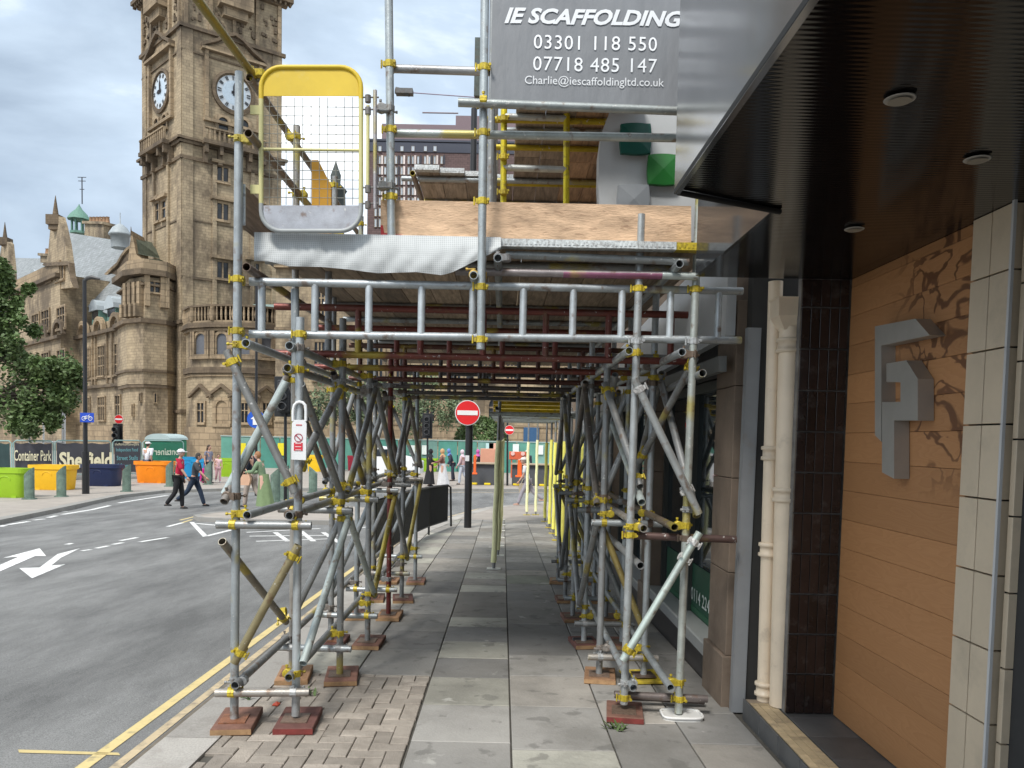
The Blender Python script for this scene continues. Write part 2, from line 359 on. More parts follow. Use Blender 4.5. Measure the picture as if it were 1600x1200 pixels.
# paving slabs of the footway
def slab(x0, x1, y0, y1, col, name='paving_slab', mt=SLAB, ch=.004, gap=.005):
    x0 += gap; x1 -= gap; y0 += gap; y1 -= gap; dz = random.uniform(-.003, .003); tx = random.uniform(-.002, .002)
    if ch > y1-y0: return
    c = [(x0, y0), (x1, y0), (x1, y1), (x0, y1)]; ic = [(x0+ch, y0+ch), (x1-ch, y0+ch), (x1-ch, y1-ch), (x0+ch, y1-ch)]
    Z = lambda x, y, o: gz(y)+o+dz+tx*(1 if x > (x0+x1)/2 else -1)
    vs = [(x, y, gz(y)-.03) for x, y in c]+[(x, y, Z(x, y, -ch)) for x, y in c]+[(x, y, Z(x, y, 0)) for x, y in ic]
    fs = []
    for k in (0, 4):
        for i in range(4): j = (i+1) % 4; fs.append((k+i, k+j, k+4+j, k+4+i))
    fs.append((8, 9, 10, 11))
    b = B(); b.add(vs, fs); b.build(name, mt, pave, org=(x0, y0, gz(y0)), color=col)
rs = random.Random(3)
BASE = (.285, .275, .255); LIGHT = (.40, .39, .335); DK = (.205, .20, .19); WARM = (.30, .28, .25)
def column(x0, x1, y, yend, given=(), step=(.42, .9), pal=(BASE, BASE, DK, BASE, WARM, BASE)):
    for L, c in given:
        slab(x0, x1, y, y+L, c); y += L
    while y < yend:
        L = rs.uniform(*step)
        if yend-(y+L) < .3: L = yend-y
        slab(x0, x1, y, y+L, rs.choice(pal)); y += L
column(-.49, .08, 1.2, 20, [(.9, BASE), (.9, BASE), (1.25, BASE), (.65, BASE), (.62, LIGHT), (.55, DK), (.55, LIGHT), (.6, DK), (.42, LIGHT), (1.5, WARM), (.5, LIGHT), (.5, WARM), (.55, LIGHT)])
column(.08, .655, 1.4, 20, [(.9, BASE), (.9, BASE), (.95, LIGHT), (.75, BASE), (.7, WARM), (.6, BASE), (1.2, DK), (1.2, BASE), (.6, DK), (.6, BASE), (.7, (.24, .25, .20)), (.5, WARM)])
column(-1.05, -.49, 5.56, 20, [(.75, BASE), (.7, DK), (.75, BASE), (1.2, BASE), (.9, DK), (.9, BASE), (.7, WARM)])
column(.655, 1.10, 1.3, 20); column(1.10, 1.52, 2.0, 20, step=(.5, 1.0), pal=(WARM, BASE, DK))
column(-1.555, -1.05, 5.56, 20, [(.7, LIGHT), (.6, WARM)], pal=(WARM, BASE, LIGHT))
# block pavers, herringbone
u = .1
for cx in range(-16, -5):
    for cy in range(24, 56):
        k = (cx-cy) % 4
        if k == 0: x0, y0, x1, y1 = cx*u, cy*u, (cx+2)*u, (cy+1)*u
        elif k == 3: x0, y0, x1, y1 = cx*u, cy*u, (cx+1)*u, (cy+2)*u
        else: continue
        x0 = max(x0, -1.555); x1 = min(x1, -.497); y1 = min(y1, 5.55)
        if x1-x0 < .03 or y1-y0 < .03: continue
        slab(x0, x1, y0, y1, tint((.335, .295, .25), rs.uniform(.86, 1.1)), 'block_paver', BLOCK, .004, .0025)
# road markings (sheets 4 mm above the road)
def mark(pxs, mt, name='road_marking'):
    pts = [gnd(px, py, RD) for px, py in pxs]; return conform(name, [(p.x, p.y) for p in pts], RD+.004, mt)
def line_w(x0, y0, x1, y1, w_, mt, name='road_marking'):
    d = Vector((x1-x0, y1-y0)).normalized(); n = Vector((-d.y, d.x))*w_/2
    return conform(name, [(x0+n.x, y0+n.y), (x1+n.x, y1+n.y), (x1-n.x, y1-n.y), (x0-n.x, y0-n.y)], RD+.004, mt)
def pxline(a, b, w_, mt):
    p, q = gnd(*a, RD), gnd(*b, RD); line_w(p.x, p.y, q.x, q.y, w_, mt)
line_w(-2.215, -2, -2.215, 17.5, .075, YEL, 'yellow_line'); line_w(-2.045, -2, -2.045, 17.5, .06, YEL2, 'yellow_line')
conform('gutter_dirt', [(-2.0, -2), (-1.862, -2), (-1.862, 17), (-2.0, 17)], RD+.004, mat('gutter dirt', col=(.16, .135, .105), rough=.95, nscale=6, namt=.3, world=True))
mark([(28, 1172), (185, 1177), (188, 1181), (30, 1177)], YEL, 'yellow_cross_mark')
mark([(5, 872), (62, 857), (72, 869), (55, 869), (0, 893), (0, 883), (30, 870)], WHITE, 'road_arrow')
mark([(50, 904), (30, 888), (62, 887), (90, 866), (125, 857), (95, 872), (80, 884), (102, 882)], WHITE, 'road_arrow')
for a, b in [((0, 823), (8, 821)), ((12, 820), (45, 815)), ((52, 813), (70, 811)), ((75, 809), (88, 806)), ((98, 804), (172, 790)), ((62, 801), (105, 799)), ((185, 786), (262, 774))]: pxline(a, b, .13, WHITE)
for a, b in [((104, 851), (112, 849)), ((128, 861), (142, 859)), ((150, 857), (170, 853)), ((176, 851), (192, 848)), ((188, 845), (215, 840)), ((218, 847), (262, 840)), ((262, 823), (285, 817))]: pxline(a, b, .1, WHITE)
mark([(296, 816), (303, 816), (325, 838), (317, 839)], WHITE)
for a, b in [((305, 818), (362, 823)), ((322, 838), (362, 828)), ((385, 832), (500, 826)), ((390, 838), (560, 836)), ((400, 846), (520, 842)), ((430, 832), (450, 846)), ((470, 830), (490, 846)), ((505, 832), (530, 848)), ((545, 826), (600, 822))]: pxline(a, b, .11, WHITE)
for a, b in [((0, 818), (32, 808)), ((0, 813), (26, 806))]: pxline(a, b, .07, YEL)
for a, b in [((281, 813), (330, 801)), ((284, 817), (300, 812))]: pxline(a, b, .07, YEL)
for pl in [[(-11, 30.1), (-7, 31.1), (-3, 32.0), (3, 33.6), (30, 37.4)], [(-11, 29.85), (-7, 30.85), (-3, 31.75), (3, 33.35), (30, 37.1)]]:
    for a, b in zip(pl[:-1], pl[1:]): line_w(*a, *b, .08, YEL2, 'yellow_line')
line_w(-1.95, 17.6, -1.55, 21.8, .08, YEL2, 'yellow_line'); line_w(-1.55, 21.9, -.8, 24.6, .08, YEL2, 'yellow_line'); line_w(-.8, 24.7, 1.3, 27.3, .08, YEL2, 'yellow_line')
# ================================================================== RIGHT-HAND BUILDINGS
XW = 2.0; ZS = 2.57
# step
LZ = .0
step = thing('entrance_step', 'raised dark tiled entrance step with a beige mosaic strip along its edge', 'step', (1.55, 4.78, gz(4.78)))
b = B(); b.box((1.80, 2.2, -.12), (.486, 5.14, .213)); b.build('step_core', mat('dark grout', col=(.05, .05, .048), rough=.9), step)
TFL = mat('floor tile', rough=.45, use_obj=True, nscale=6, namt=.25, dirt=(.12, .11, .10), dscale=3, damt=.5, world=True)
y = 4.775
while y > .5:
    b = B(); b.box((1.553, y-.155, -.10), (.012, .302, .20), ch=.002); b.build('riser_tile', TFL, step, color=(.075, .078, .08)); y -= .31
y = 4.68; MOS = mat('mosaic tile', rough=.6, use_obj=True, nscale=12, namt=.15, dirt=(.13, .11, .09), dscale=9, damt=.5, world=True)
MEc = B().box((0, 0, 0), (.046, .046, .008), ch=.001).mesh('mosaic_tile', MOS); cnt = 0
while y > 2.6:
    for i in range(3):
        c = .9+.2*rs.random(); inst('mosaic_tile', MEc, Matrix.Translation((1.592+i*.049, y, LZ-.008)), step, (.50*c, .39*c, .24*c)); cnt += 1
    y -= .049
b = B(); b.box((1.64, 4.735, LZ-.009), (.15, .075, .008)); b.build('threshold_tile', TFL, step, color=(.30, .24, .18))
y = 4.77
while y > .5:
    for x0, x1 in ((1.722, 2.03),):
        b = B(); b.box(((x0+x1)/2, y-.15, LZ-.01), (x1-x0-.004, .296, .012), ch=.002); b.build('floor_tile', TFL, step, color=tint((.10, .10, .10), rs.uniform(.8, 1.3)))
    y -= .3
# shop wall
wall = thing('shop_front_wall', 'shop entrance wall of orange timber boards between beige and dark brown tiles', 'wall', (2.05, 4.5, LZ))
b = B(); b.box((2.14, 2.0, 1.3), (.2, 5.06, 2.9)); b.build('backing', mat('wall backing', col=(.03, .03, .03), rough=.9), wall)
def woodmat():
    m = bpy.data.materials.new('varnished timber'); m.use_nodes = True; t = m.node_tree; bs = t.nodes['Principled BSDF']; bs.inputs['Roughness'].default_value = .5
    geo = N(t, 'ShaderNodeNewGeometry'); oi = N(t, 'ShaderNodeObjectInfo')
    q = N(t, 'ShaderNodeMapping'); q.inputs['Scale'].default_value = (1, .55, 3.4); wire(t, geo.outputs['Position'], q.inputs[0])
    sc = N(t, 'ShaderNodeMath', operation='MULTIPLY'); sc.inputs[1].default_value = 20; wire(t, oi.outputs['Random'], sc.inputs[0])
    ad = N(t, 'ShaderNodeVectorMath', operation='ADD'); wire(t, q.outputs[0], ad.inputs[0]); wire(t, sc.outputs[0], ad.inputs[1])
    n = N(t, 'ShaderNodeTexNoise'); n.inputs['Scale'].default_value = 1.6; n.inputs['Detail'].default_value = 3; wire(t, ad.outputs[0], n.inputs[0])
    mu = N(t, 'ShaderNodeMath', operation='MULTIPLY'); mu.inputs[1].default_value = 26; wire(t, n.outputs[0], mu.inputs[0])
    fr = N(t, 'ShaderNodeMath', operation='FRACT'); wire(t, mu.outputs[0], fr.inputs[0])
    cr = N(t, 'ShaderNodeValToRGB'); cr.color_ramp.elements[0].color = (.43, .215, .090, 1); cr.color_ramp.elements[1].color = (.395, .19, .077, 1); cr.color_ramp.elements[1].position = .9
    wire(t, fr.outputs[0], cr.inputs[0])
    n2 = N(t, 'ShaderNodeTexNoise'); n2.inputs['Scale'].default_value = 3.0; n2.inputs['Detail'].default_value = 3; n2.inputs['Distortion'].default_value = .8
    q2 = N(t, 'ShaderNodeMapping'); q2.inputs['Scale'].default_value = (1, 1.2, 1.5); ad2 = N(t, 'ShaderNodeVectorMath', operation='ADD'); wire(t, geo.outputs['Position'], ad2.inputs[0]); wire(t, sc.outputs[0], ad2.inputs[1]); wire(t, ad2.outputs[0], q2.inputs[0]); wire(t, q2.outputs[0], n2.inputs[0])
    # weathered rings where the varnish has lifted (near the beige tiles, at head height)
    sp = N(t, 'ShaderNodeSeparateXYZ'); wire(t, geo.outputs['Position'], sp.inputs[0])
    ab = N(t, 'ShaderNodeMath', operation='SUBTRACT'); ab.inputs[1].default_value = .5; wire(t, n2.outputs[0], ab.inputs[0])
    ab2 = N(t, 'ShaderNodeMath', operation='ABSOLUTE'); wire(t, ab.outputs[0], ab2.inputs[0])
    r = N(t, 'ShaderNodeMapRange'); r.inputs[1].default_value = .02; r.inputs[2].default_value = .045; r.inputs[3].default_value = .9; r.inputs[4].default_value = 0; wire(t, ab2.outputs[0], r.inputs[0])
    ry = N(t, 'ShaderNodeMapRange'); ry.inputs[1].default_value = 4.05; ry.inputs[2].default_value = 3.75; wire(t, sp.outputs[1], ry.inputs[0])
    rz = N(t, 'ShaderNodeMapRange'); rz.inputs[1].default_value = 1.35; rz.inputs[2].default_value = 1.6; wire(t, sp.outputs[2], rz.inputs[0])
    m1 = N(t, 'ShaderNodeMath', operation='MULTIPLY'); wire(t, r.outputs[0], m1.inputs[0]); wire(t, ry.outputs[0], m1.inputs[1])
    m2 = N(t, 'ShaderNodeMath', operation='MULTIPLY'); wire(t, m1.outputs[0], m2.inputs[0]); wire(t, rz.outputs[0], m2.inputs[1])
    mx = N(t, 'ShaderNodeMix', data_type='RGBA'); wire(t, m2.outputs[0], mx.inputs[0]); wire(t, cr.outputs[0], mx.inputs[6]); mx.inputs[7].default_value = (.12, .047, .018, 1)
    rv = N(t, 'ShaderNodeMapRange'); rv.inputs[3].default_value = .88; rv.inputs[4].default_value = 1.1; wire(t, oi.outputs['Random'], rv.inputs[0])
    vs = N(t, 'ShaderNodeVectorMath', operation='SCALE'); wire(t, mx.outputs[2], vs.inputs[0]); wire(t, rv.outputs[0], vs.inputs['Scale'])
    wire(t, vs.outputs[0], bs.inputs['Base Color'])
    bp = N(t, 'ShaderNodeBump'); bp.inputs['Strength'].default_value = .25; bp.inputs['Distance'].default_value = .003; wire(t, fr.outputs[0], bp.inputs['Height']); wire(t, bp.outputs[0], bs.inputs['Normal'])
    return m
TIM = woodmat(); z = LZ; kz = 0
while z < ZS-.03:
    h = min(.168, ZS-z)
    bb = B(); bb.box((2.02, (3.315+4.51)/2, z+h/2), (.034, 1.19, h-.0015), ch=.0015); bb.build('timber_board', TIM, wall, org=(2.0, 3.315, z)); z += h
TIL = mat('beige tile', rough=.35, use_obj=True, nscale=7, namt=.07, dirt=(.20, .18, .14), dscale=3.5, damt=.35, rvar=.04, world=True)
TILD = mat('brown glazed tile', rough=.22, use_obj=True, nscale=10, namt=.3, dirt=(.10, .095, .09), dscale=8, damt=.55, rvar=.3, world=True, dthr=.6)
z = LZ-.12; CB = (.58, .485, .36)
while z < ZS:
    for y0, y1 in ((3.055, 3.182), (3.186, 3.312)):
        zt = min(z+.301, ZS)
        bb = B(); bb.box((2.0, (y0+y1)/2, (z+zt)/2), (.05, y1-y0-.002, zt-z-.004), ch=.0015); bb.build('beige_tile', TIL, wall, org=(1.975, y0, z), color=CB)
    for x0 in (2.0, 2.32, 2.64):
        zt = min(z+.301, 3.4)
        bb = B(); bb.box((x0+.165, 3.02, (z+zt)/2-.06), (.316, .03, zt-z-.004), ch=.0015); bb.build('beige_tile', TIL, wall, org=(x0, 3.0, z), color=CB)
    z += .304
b = B(); b.box((1.968, 3.036, 1.28), (.012, .014, 2.75)); b.build('metal_trim', PAINT, wall, color=(.50, .51, .52))
z = LZ
while z < ZS-.02:
    for i in range(5):
        x1 = 1.998-i*.0555; bb = B(); zt = min(z+.236, ZS)
        bb.box((x1-.0265, 4.53, (z+zt)/2), (.052, .02, zt-z-.005), ch=.0015); bb.build('brown_tile', TILD, wall, org=(x1-.05, 4.52, z), color=(.022, .0135, .012))
    z += .241
b = B(); b.box((1.89, 4.567, 1.28), (.33, .05, 2.6)); b.build('grout_bed', mat('pale grout', col=(.16, .15, .14), rough=.9, nscale=8, namt=.5, world=True), wall)
# angular steel monogram on the boards
def onwall(px, py, X=1.93): p = atX(px, py, X); return (p.y, p.z)
STEELM = mat('brushed steel', col=(.42, .405, .375), rough=.4, metal=.55, nscale=4, namt=.12, world=True)
logo = thing('steel_monogram', 'brushed steel angular monogram standing proud of the orange timber boards', 'sign', (1.98, 3.9, 1.4))
for pl, X0 in [([(1367, 510), (1430, 498), (1453, 524), (1377, 540), (1377, 690), (1367, 680)], 1.93),
               ([(1385, 568), (1416, 563), (1434, 592), (1434, 657), (1397, 657), (1397, 748), (1378, 738), (1378, 628), (1407, 628), (1407, 597), (1385, 597)], 1.925)]:
    pts = [onwall(px, py, X0) for px, py in pl]; bb = B()
    bb.prism([(X0, y_, z_) for y_, z_ in pts], (.075, 0, 0)); bb.build('steel_letter', STEELM, logo)
# canopy
can = thing('shop_canopy', 'glossy black canopy with dark fascia jutting over the pavement', 'canopy', (.65, 2.99, ZS))
def sofmat():
    m = mat('black gloss soffit', col=(.006, .005, .005), rough=.10, nscale=2, namt=.3, spec=.33, world=True); t = m.node_tree; bs = t.nodes['Principled BSDF']
    wv = N(t, 'ShaderNodeTexWave', wave_type='BANDS', bands_direction='Y'); wv.inputs['Scale'].default_value = 14; geo = N(t, 'ShaderNodeNewGeometry')
    wire(t, geo.outputs['Position'], wv.inputs[0]); bp = N(t, 'ShaderNodeBump'); bp.inputs['Strength'].default_value = .14; bp.inputs['Distance'].default_value = .003
    wire(t, wv.outputs[0], bp.inputs['Height']); wire(t, bp.outputs[0], bs.inputs['Normal']); return m
FAS2 = mat('inner mirror fascia', col=(.045, .047, .05), rough=.1, metal=.1, nscale=3, namt=.12, spec=.15, world=True)
FAS = mat('dark mirror fascia', col=(.34, .35, .37), rough=.14, metal=.85, nscale=3, namt=.12, bump=.05, bscale=4, world=True)
b = B(); sp_ = [(.655, -1.5), (2.9, -1.5), (2.9, 3.0), (2.02, 3.0), (2.02, 4.515), (1.115, 4.515), (1.115, 3.21), (.655, 2.99)]
b.prism([(x, y, ZS) for x, y in sp_], (0, 0, .06)); b.build('soffit', sofmat(), can)
b = B(); b.box((.645, .745, ZS+.9), (.02, 4.49, 1.84)); b.build('fascia_panel', FAS, can)
b = B(); b.prism([(.655, 2.99, ZS+.07), (1.105, 3.21, ZS+.07), (1.105, 3.225, ZS+.07), (.655, 3.005, ZS+.07)], (0, 0, 1.7)); b.build('fascia_panel', FAS, can)
b = B(); b.box((1.105, 3.865, ZS+.75), (.02, 1.28, 1.5)); b.build('fascia_panel', FAS2, can)
b = B(); b.box((1.56, 4.52, ZS+.75), (.89, .012, 1.5)); b.build('fascia_panel', FAS, can)
b = B(); b.box((.645, .745, ZS-.008), (.022, 4.5, .018)); b.build('edge_trim', MATTE, can, color=(.012, .012, .012))
b = B(); b.tube((.65, 2.995, ZS-.01), (1.12, 3.215, ZS-.01), .012, 6); b.build('edge_trim', MATTE, can, color=(.012, .012, .012))
for px, py in ((1406, 155), (1527, 249), (1335, 358)):
    p = atZ(px, py, ZS-.008); bb = B()
    bb.lathe(p, [(.040, -.002), (.042, 0), (.034, .003)], 20); o = bb.build('downlight', PAINT, can, org=p, color=(.42, .40, .36))
    b2 = B(); b2.lathe(p-Vector((0, 0, .007)), [(.031, 0), (.02, .002)], 16); b2.build('lens', PAINT, o, color=(.30, .27, .22))
# downpipes
CRM = (.74, .62, .47)
PIPE = mat('cream gloss paint', rough=.35, use_obj=True, nscale=6, namt=.08, dirt=(.22, .17, .12), dscale=5, damt=.45, world=True, bump=.1, bscale=20, dthr=.62)
def pipe(label, px0, px1, Y, r, z0, z1, cols, hopper=False):
    p0 = at(px0, 1075, Y); p1 = at(px1, 480, Y); d = (p1-p0)/(p1.z-p0.z); P = lambda z: p0+d*(z-p0.z)
    t = thing('downpipe', label, 'drainpipe', P(z0), 'cream downpipes at the entrance')
    bb = B(); bb.tube(P(z0), P(z1), r, 20); bb.build('pipe', PIPE, t, color=CRM)
    for z in cols:
        bb = B(); bb.lathe(P(z), [(r+.004, -.045), (r+.016, -.04), (r+.016, -.022), (r+.006, -.018), (r+.006, .018), (r+.016, .022), (r+.016, .04), (r+.004, .045)], 20)
        bb.box(P(z)+Vector((r+.03, -.005, 0)), (.03, .03, .035)); bb.build('collar', PIPE, t, color=CRM)
    if hopper:
        c = P(z1); bb = B(); vs = []
        for zz, hw, hd in ((-.02, .05, .05), (.06, .095, .075), (.155, .098, .08), (.168, .105, .085)):
            vs += [c+Vector((a*hw, q*hd, zz)) for a, q in ((-1, -1), (1, -1), (1, 1), (-1, 1))]
        bb.add(vs, [(4*k+i, 4*k+(i+1) % 4, 4*k+4+(i+1) % 4, 4*k+4+i) for k in range(3) for i in range(4)]+[(12, 13, 14, 15)]); bb.build('hopper', PIPE, t, color=CRM)
    return t
pipe('left cream downpipe running up behind the hopper to the canopy', 1194, 1211, 4.76, .043, LZ-.01, 2.6, (.07, .95, 1.55))
pipe('right thicker cream downpipe with a square hopper at its top', 1219, 1235, 4.66, .062, LZ, 2.31, (1.30, 2.20), True)
# facade along the street
XF = 1.50
fac = thing('street_building', 'stone and glass shop building behind the right row of scaffold poles', 'building', (XF, 5.2, gz(5.2)))
BRST = mat('brown stone', col=(.205, .155, .115), rough=.8, nscale=4, namt=.2, dirt=(.12, .085, .06), dscale=3, damt=.6, world=True, bump=.2)
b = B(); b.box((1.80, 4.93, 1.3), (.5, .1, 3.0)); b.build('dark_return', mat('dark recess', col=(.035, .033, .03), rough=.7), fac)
def pier(y0, y1, d=.0, z1=2.56):
    zb = gz((y0+y1)/2)
    z = zb+.34; hs = [.55, .62, .6, .55, .6]
    bb = B(); bb.box((XF+.1, (y0+y1)/2, zb+.17-.03), (.27, y1-y0+.05, .40), ch=.004); bb.build('plinth_stone', BRST, fac)
    for h in hs:
        h = min(h, z1-z)
        if h < .05: break
        bb = B(); bb.box((XF+.1+d, (y0+y1)/2, z+h/2), (.22, y1-y0, h-.004), ch=.004); bb.build('pier_stone', BRST, fac, org=(XF, y0, z)); z += h
for y0, y1 in ((4.99, 5.42), (7.7, 8.1), (10.6, 11.0), (13.6, 14.0), (16.6, 17.0), (19.6, 20.0)): pier(y0, y1)
WG = mat('shop window glass', col=(.02, .03, .035), rough=.03, nscale=2, namt=.2, spec=1.0)
for i, (y0, y1) in enumerate(((5.42, 7.7), (8.1, 10.6), (11.0, 13.6), (14.0, 16.6), (17.0, 19.6))):
    ym = (y0+y1)/2; zb = gz(ym)
    bb = B(); bb.box((XF+.12, ym, zb+.08), (.2, y1-y0-.06, .32)); bb.build('stall_riser', PAINT, fac, color=(.055, .05, .048))
    bb = B(); bb.box((XF+.06, ym, zb+.28), (.18, y1-y0-.05, .10), ch=.01); bb.build('window_sill', PAINT, fac, color=(.33, .34, .33))
    fr = B().box((XF+.14, ym, 2.05), (.06, y1-y0-.05, .08))
    for yy in (y0+.03, y1-.03, ym): fr.box((XF+.14, yy, 1.1), (.055, .05, 1.9))
    fo = fr.build('window_frame', PAINT, fac, color=(.05, .055, .05))
    bb = B(); bb.box((XF+.165, ym, 1.1), (.02, y1-y0-.05, 2.1)); bb.build('pane', WG, fo)
    bb = B(); bb.box((XF+.2, ym, 2.35), (.18, y1-y0-.02, .5)); bb.build('window_head', PAINT, fac, color=(.06, .06, .06))
b = B(); b.box((XF+.148, 6.5, .37), (.006, 2.1, .42)); vin = b.build('window_vinyl', PAINT, fac, color=(.012, .075, .04))
text('CALL 0114 2244 0', vin, (XF+.142, 6.95, .27), (0, -1, 0), (0, 0, 1), 1.20, .11, PAINT, (.6, .66, .62), bold=.01)
b = B(); b.box((XF+.143, 6.5, .20), (.005, 2.1, .04)); b.build('vinyl_strip', PAINT, vin, color=(.02, .11, .05))
b = B(); b.box((XF+2.6, 13.0, 6.0), (4.8, 16.0, 6.8)); b.build('upper_wall', BRST, fac)
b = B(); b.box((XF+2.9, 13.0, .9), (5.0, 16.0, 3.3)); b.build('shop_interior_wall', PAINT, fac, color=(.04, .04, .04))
# galvanised channel
b = B()
p0 = Vector((1.545, 4.86, gz(4.86))); p1 = at(1179, 512, 4.86)
d = p1-p0
b.path([p0, p1], .001, 4)
b = B(); Q = frame(d, (0, -1, 0)); mid = (p0+p1)/2; L = d.length
b.box(mid, (.08, .006, L), Q); b.box(mid+Q @ Vector((.012, -.012, 0)), (.022, .02, L*.999), Q); b.box(mid+Q @ Vector((-.04, -.022, 0)), (.006, .05, L), Q); b.box(mid+Q @ Vector((.04, -.022, 0)), (.006, .05, L), Q)
b.box(mid+Q @ Vector((-.035, -.046, 0)), (.035, .004, L), Q)
for k in range(5): b.tube(mid+Q @ Vector((-.035, -.047, (k-2)*L/5.5)), mid+Q @ Vector((-.035, -.054, (k-2)*L/5.5)), .008, 8)
o = b.build('steel_channel', PIPE, org=p0, color=(.26, .27, .28)); tag(o, 'upright galvanised steel channel between stone pier and cream downpipes', 'channel')
# fascia sign of the next shop
sg = thing('projecting_shop_sign', 'large white rounded shop sign with green and grey cushion shapes', 'sign', (1.5, 5.75, 3.0))
def rr(x0, x1, z0, z1, r, n=7):
    o = []
    for cx, cz, a0 in ((x1-r, z1-r, 0), (x0+r, z1-r, 90), (x0+r, z0+r, 180), (x1-r, z0+r, 270)):
        for i in range(n+1):
            a = math.radians(a0+90*i/n); o.append((cx+r*math.cos(a), cz+r*math.sin(a)))
    return o
YS = 5.7; A = at(935, 176, YS); C_ = at(1150, 420, YS)
loop = [(at(px, py, YS)) for px, py in ((952, 176), (941, 205), (936, 240), (935, 290), (938, 340), (946, 372), (1180, 380), (1180, 170), (965, 174))]
b = B(); b.prism(loop, (0, .14, 0)); b.build('panel', PAINT, sg, color=(.50, .52, .53))
for px0, py0, px1, py1, c in ((969, 194, 1016, 243, (.0, .085, .06)), (1012, 242, 1058, 291, (.01, .15, .02)), (965, 289, 1013, 338, (.25, .27, .29))):
    a = at(px0, py0, YS-.03); c2 = at(px1, py1, YS-.03); m_ = (a+c2)/2; hw = (c2.x-a.x)/2; hh = (a.z-c2.z)/2; n = 6
    ring = []
    for s_ in range(4):
        for i in range(n):
            t = -1+2*i/n; bl = .10*(1-t*t)
            x, z_ = [(t, 1-.06+bl), (1-.06+bl, -t), (-t, -1+.06-bl), (-1+.06-bl, t)][s_]
            ring.append((x, z_))
    bb = B(); k = len(ring)
    vs = [m_+Vector((x*hw, 0, z_*hh)) for x, z_ in ring]+[m_+Vector((x*hw*.97, -.03, z_*hh*.97)) for x, z_ in ring]+[m_+Vector((0, -.045, 0))]
    bb.add(vs, [(i, (i+1) % k, k+(i+1) % k, k+i) for i in range(k)]+[(k+i, k+(i+1) % k, 2*k) for i in range(k)]); bb.build('cushion', PAINT, sg, color=c)
fb = thing('white_shop_fascia', 'plain white fascia panel over the shop window behind the right scaffold poles', 'shop fascia', (1.42, 5.0, 2.4))
b = B(); b.prism([(1.42, 4.99, 2.30), (1.42, 9.6, 2.18), (1.42, 9.6, 2.75), (1.42, 4.99, 2.95)], (.06, 0, 0)); b.build('panel', PAINT, fb, color=(.55, .58, .60))
b = B(); b.box((1.41, 7.3, 2.12), (.05, 4.6, .10)); b.build('lower_rail', PAINT, fb, color=(.16, .17, .17))
# ================================================================== SCAFFOLD
RT = .02415
def tube_mesh():
    n = 14; vs = []; fs = []
    for (r, z) in ((RT, 0), (RT, 1), (.0205, 1), (.0205, 0)):
        for i in range(n):
            t = 2*math.pi*i/n; vs.append((r*math.cos(t), r*math.sin(t), z))
    b = B()
    for k in range(4):
        k2 = (k+1) % 4; b.add(vs[k*n:k*n+n]+vs[k2*n:k2*n+n], [(i, (i+1) % n, n+(i+1) % n, n+i) for i in range(n)], 0, k in (0, 2))
    return b.mesh('tube', TUBE)
TM = tube_mesh()
def coupler_mesh():
    b = B(); n = 10
    b.lathe((0, 0, 0), [(.0262, -.023), (.0315, -.020), (.0315, .020), (.0262, .023)], n, smooth=False)
    Rx = Matrix.Rotation(math.pi/2, 3, 'Y')
    b.lathe((0, .056, 0), [(.0262, -.023), (.0315, -.020), (.0315, .020), (.0262, .023)], n, smooth=False, R=Rx)
    b.box((0, .028, 0), (.045, .02, .045))
    for sx in (-1, 1):
        b.box((sx*.036, -.004, 0), (.014, .020, .030))
    b.tube((.038, -.045, 0), (.038, .012, 0), .0055, 6); b.tube((.038, -.052, 0), (.038, -.038, 0), .010, 6)
    b.tube((-.052, -.002, -.026), (-.052, -.002, .026), .006, 6)
    b.tube((0, .062, .028), (0, .062, .055), .0055, 6); b.tube((0, .062, .042), (0, .062, .055), .010, 6)
    return b.mesh('coupler', FITT)
CM = coupler_mesh()
scaf = thing('scaffold', 'long grey tube scaffold with yellow couplers forming a walkway over the pavement', 'scaffold', (-.2, 4.5, gz(4.5)))
rr_ = random.Random(11)
TCOL = [GAL, GAL, GAL, GAL2, GAL2, (.30, .33, .34), (.33, .31, .28)]
def tb(name, a, b_, col=None, parent=None, ext=0, r=1.0):
    a = Vector(a); b_ = Vector(b_); d = b_-a; L = d.length; d.normalize(); a = a-d*ext; L += 2*ext
    M = Matrix.Translation(a) @ frame(d).to_4x4() @ Matrix.Diagonal((r, r, L, 1))
    return inst(name, TM, M, parent or scaf, col or rr_.choice(TCOL))
def tp(name, p, Y0, q, Y1, col=None, parent=None, ext=0): return tb(name, at(*p, Y0), at(*q, Y1), col, parent, ext)
NC = [0]
def cp_(pos, ax1=(0, 0, 1), ax2=(1, 0, 0), to=(0, 1, 0), col=None):
    if NC[0] >= 296: return
    NC[0] += 1
    z = Vector(ax1).normalized(); y = Vector(to); y = (y-z*y.dot(z)).normalized(); x = y.cross(z)
    if x.dot(Vector(ax2)) < 0 and rr_.random() < 1: x = x
    # roll second collar towards ax2 is along x for right angles
    M = Matrix.Translation(pos) @ Matrix((x, y, z)).transposed().to_4x4() @ Matrix.Scale(.9, 4)
    c = col or (YC if rr_.random() < .58 else rr_.choice([(.22, .20, .18), (.33, .34, .34), (.16, .12, .09)]))
    inst('coupler', CM, M, scaf, c)
BR = RT*2+.004
YL = [4.42, 5.39, 6.40, 7.52, 8.43, 9.66]; YR = [4.72, 5.53, 6.54, 7.60, 8.60, 9.9]
XLI = [-1.19, -1.13, -1.11, -1.10, -1.09, -1.08]; XLO = [-1.50, -1.47, -1.42, -1.42, -1.41, -1.41]
XRI = [.80, .735, .73, .73, .735, .745]; XRO = [1.12, 1.06, 1.06, 1.06, 1.06, 1.06]
def base_z(x, y): return gz(y)+.05
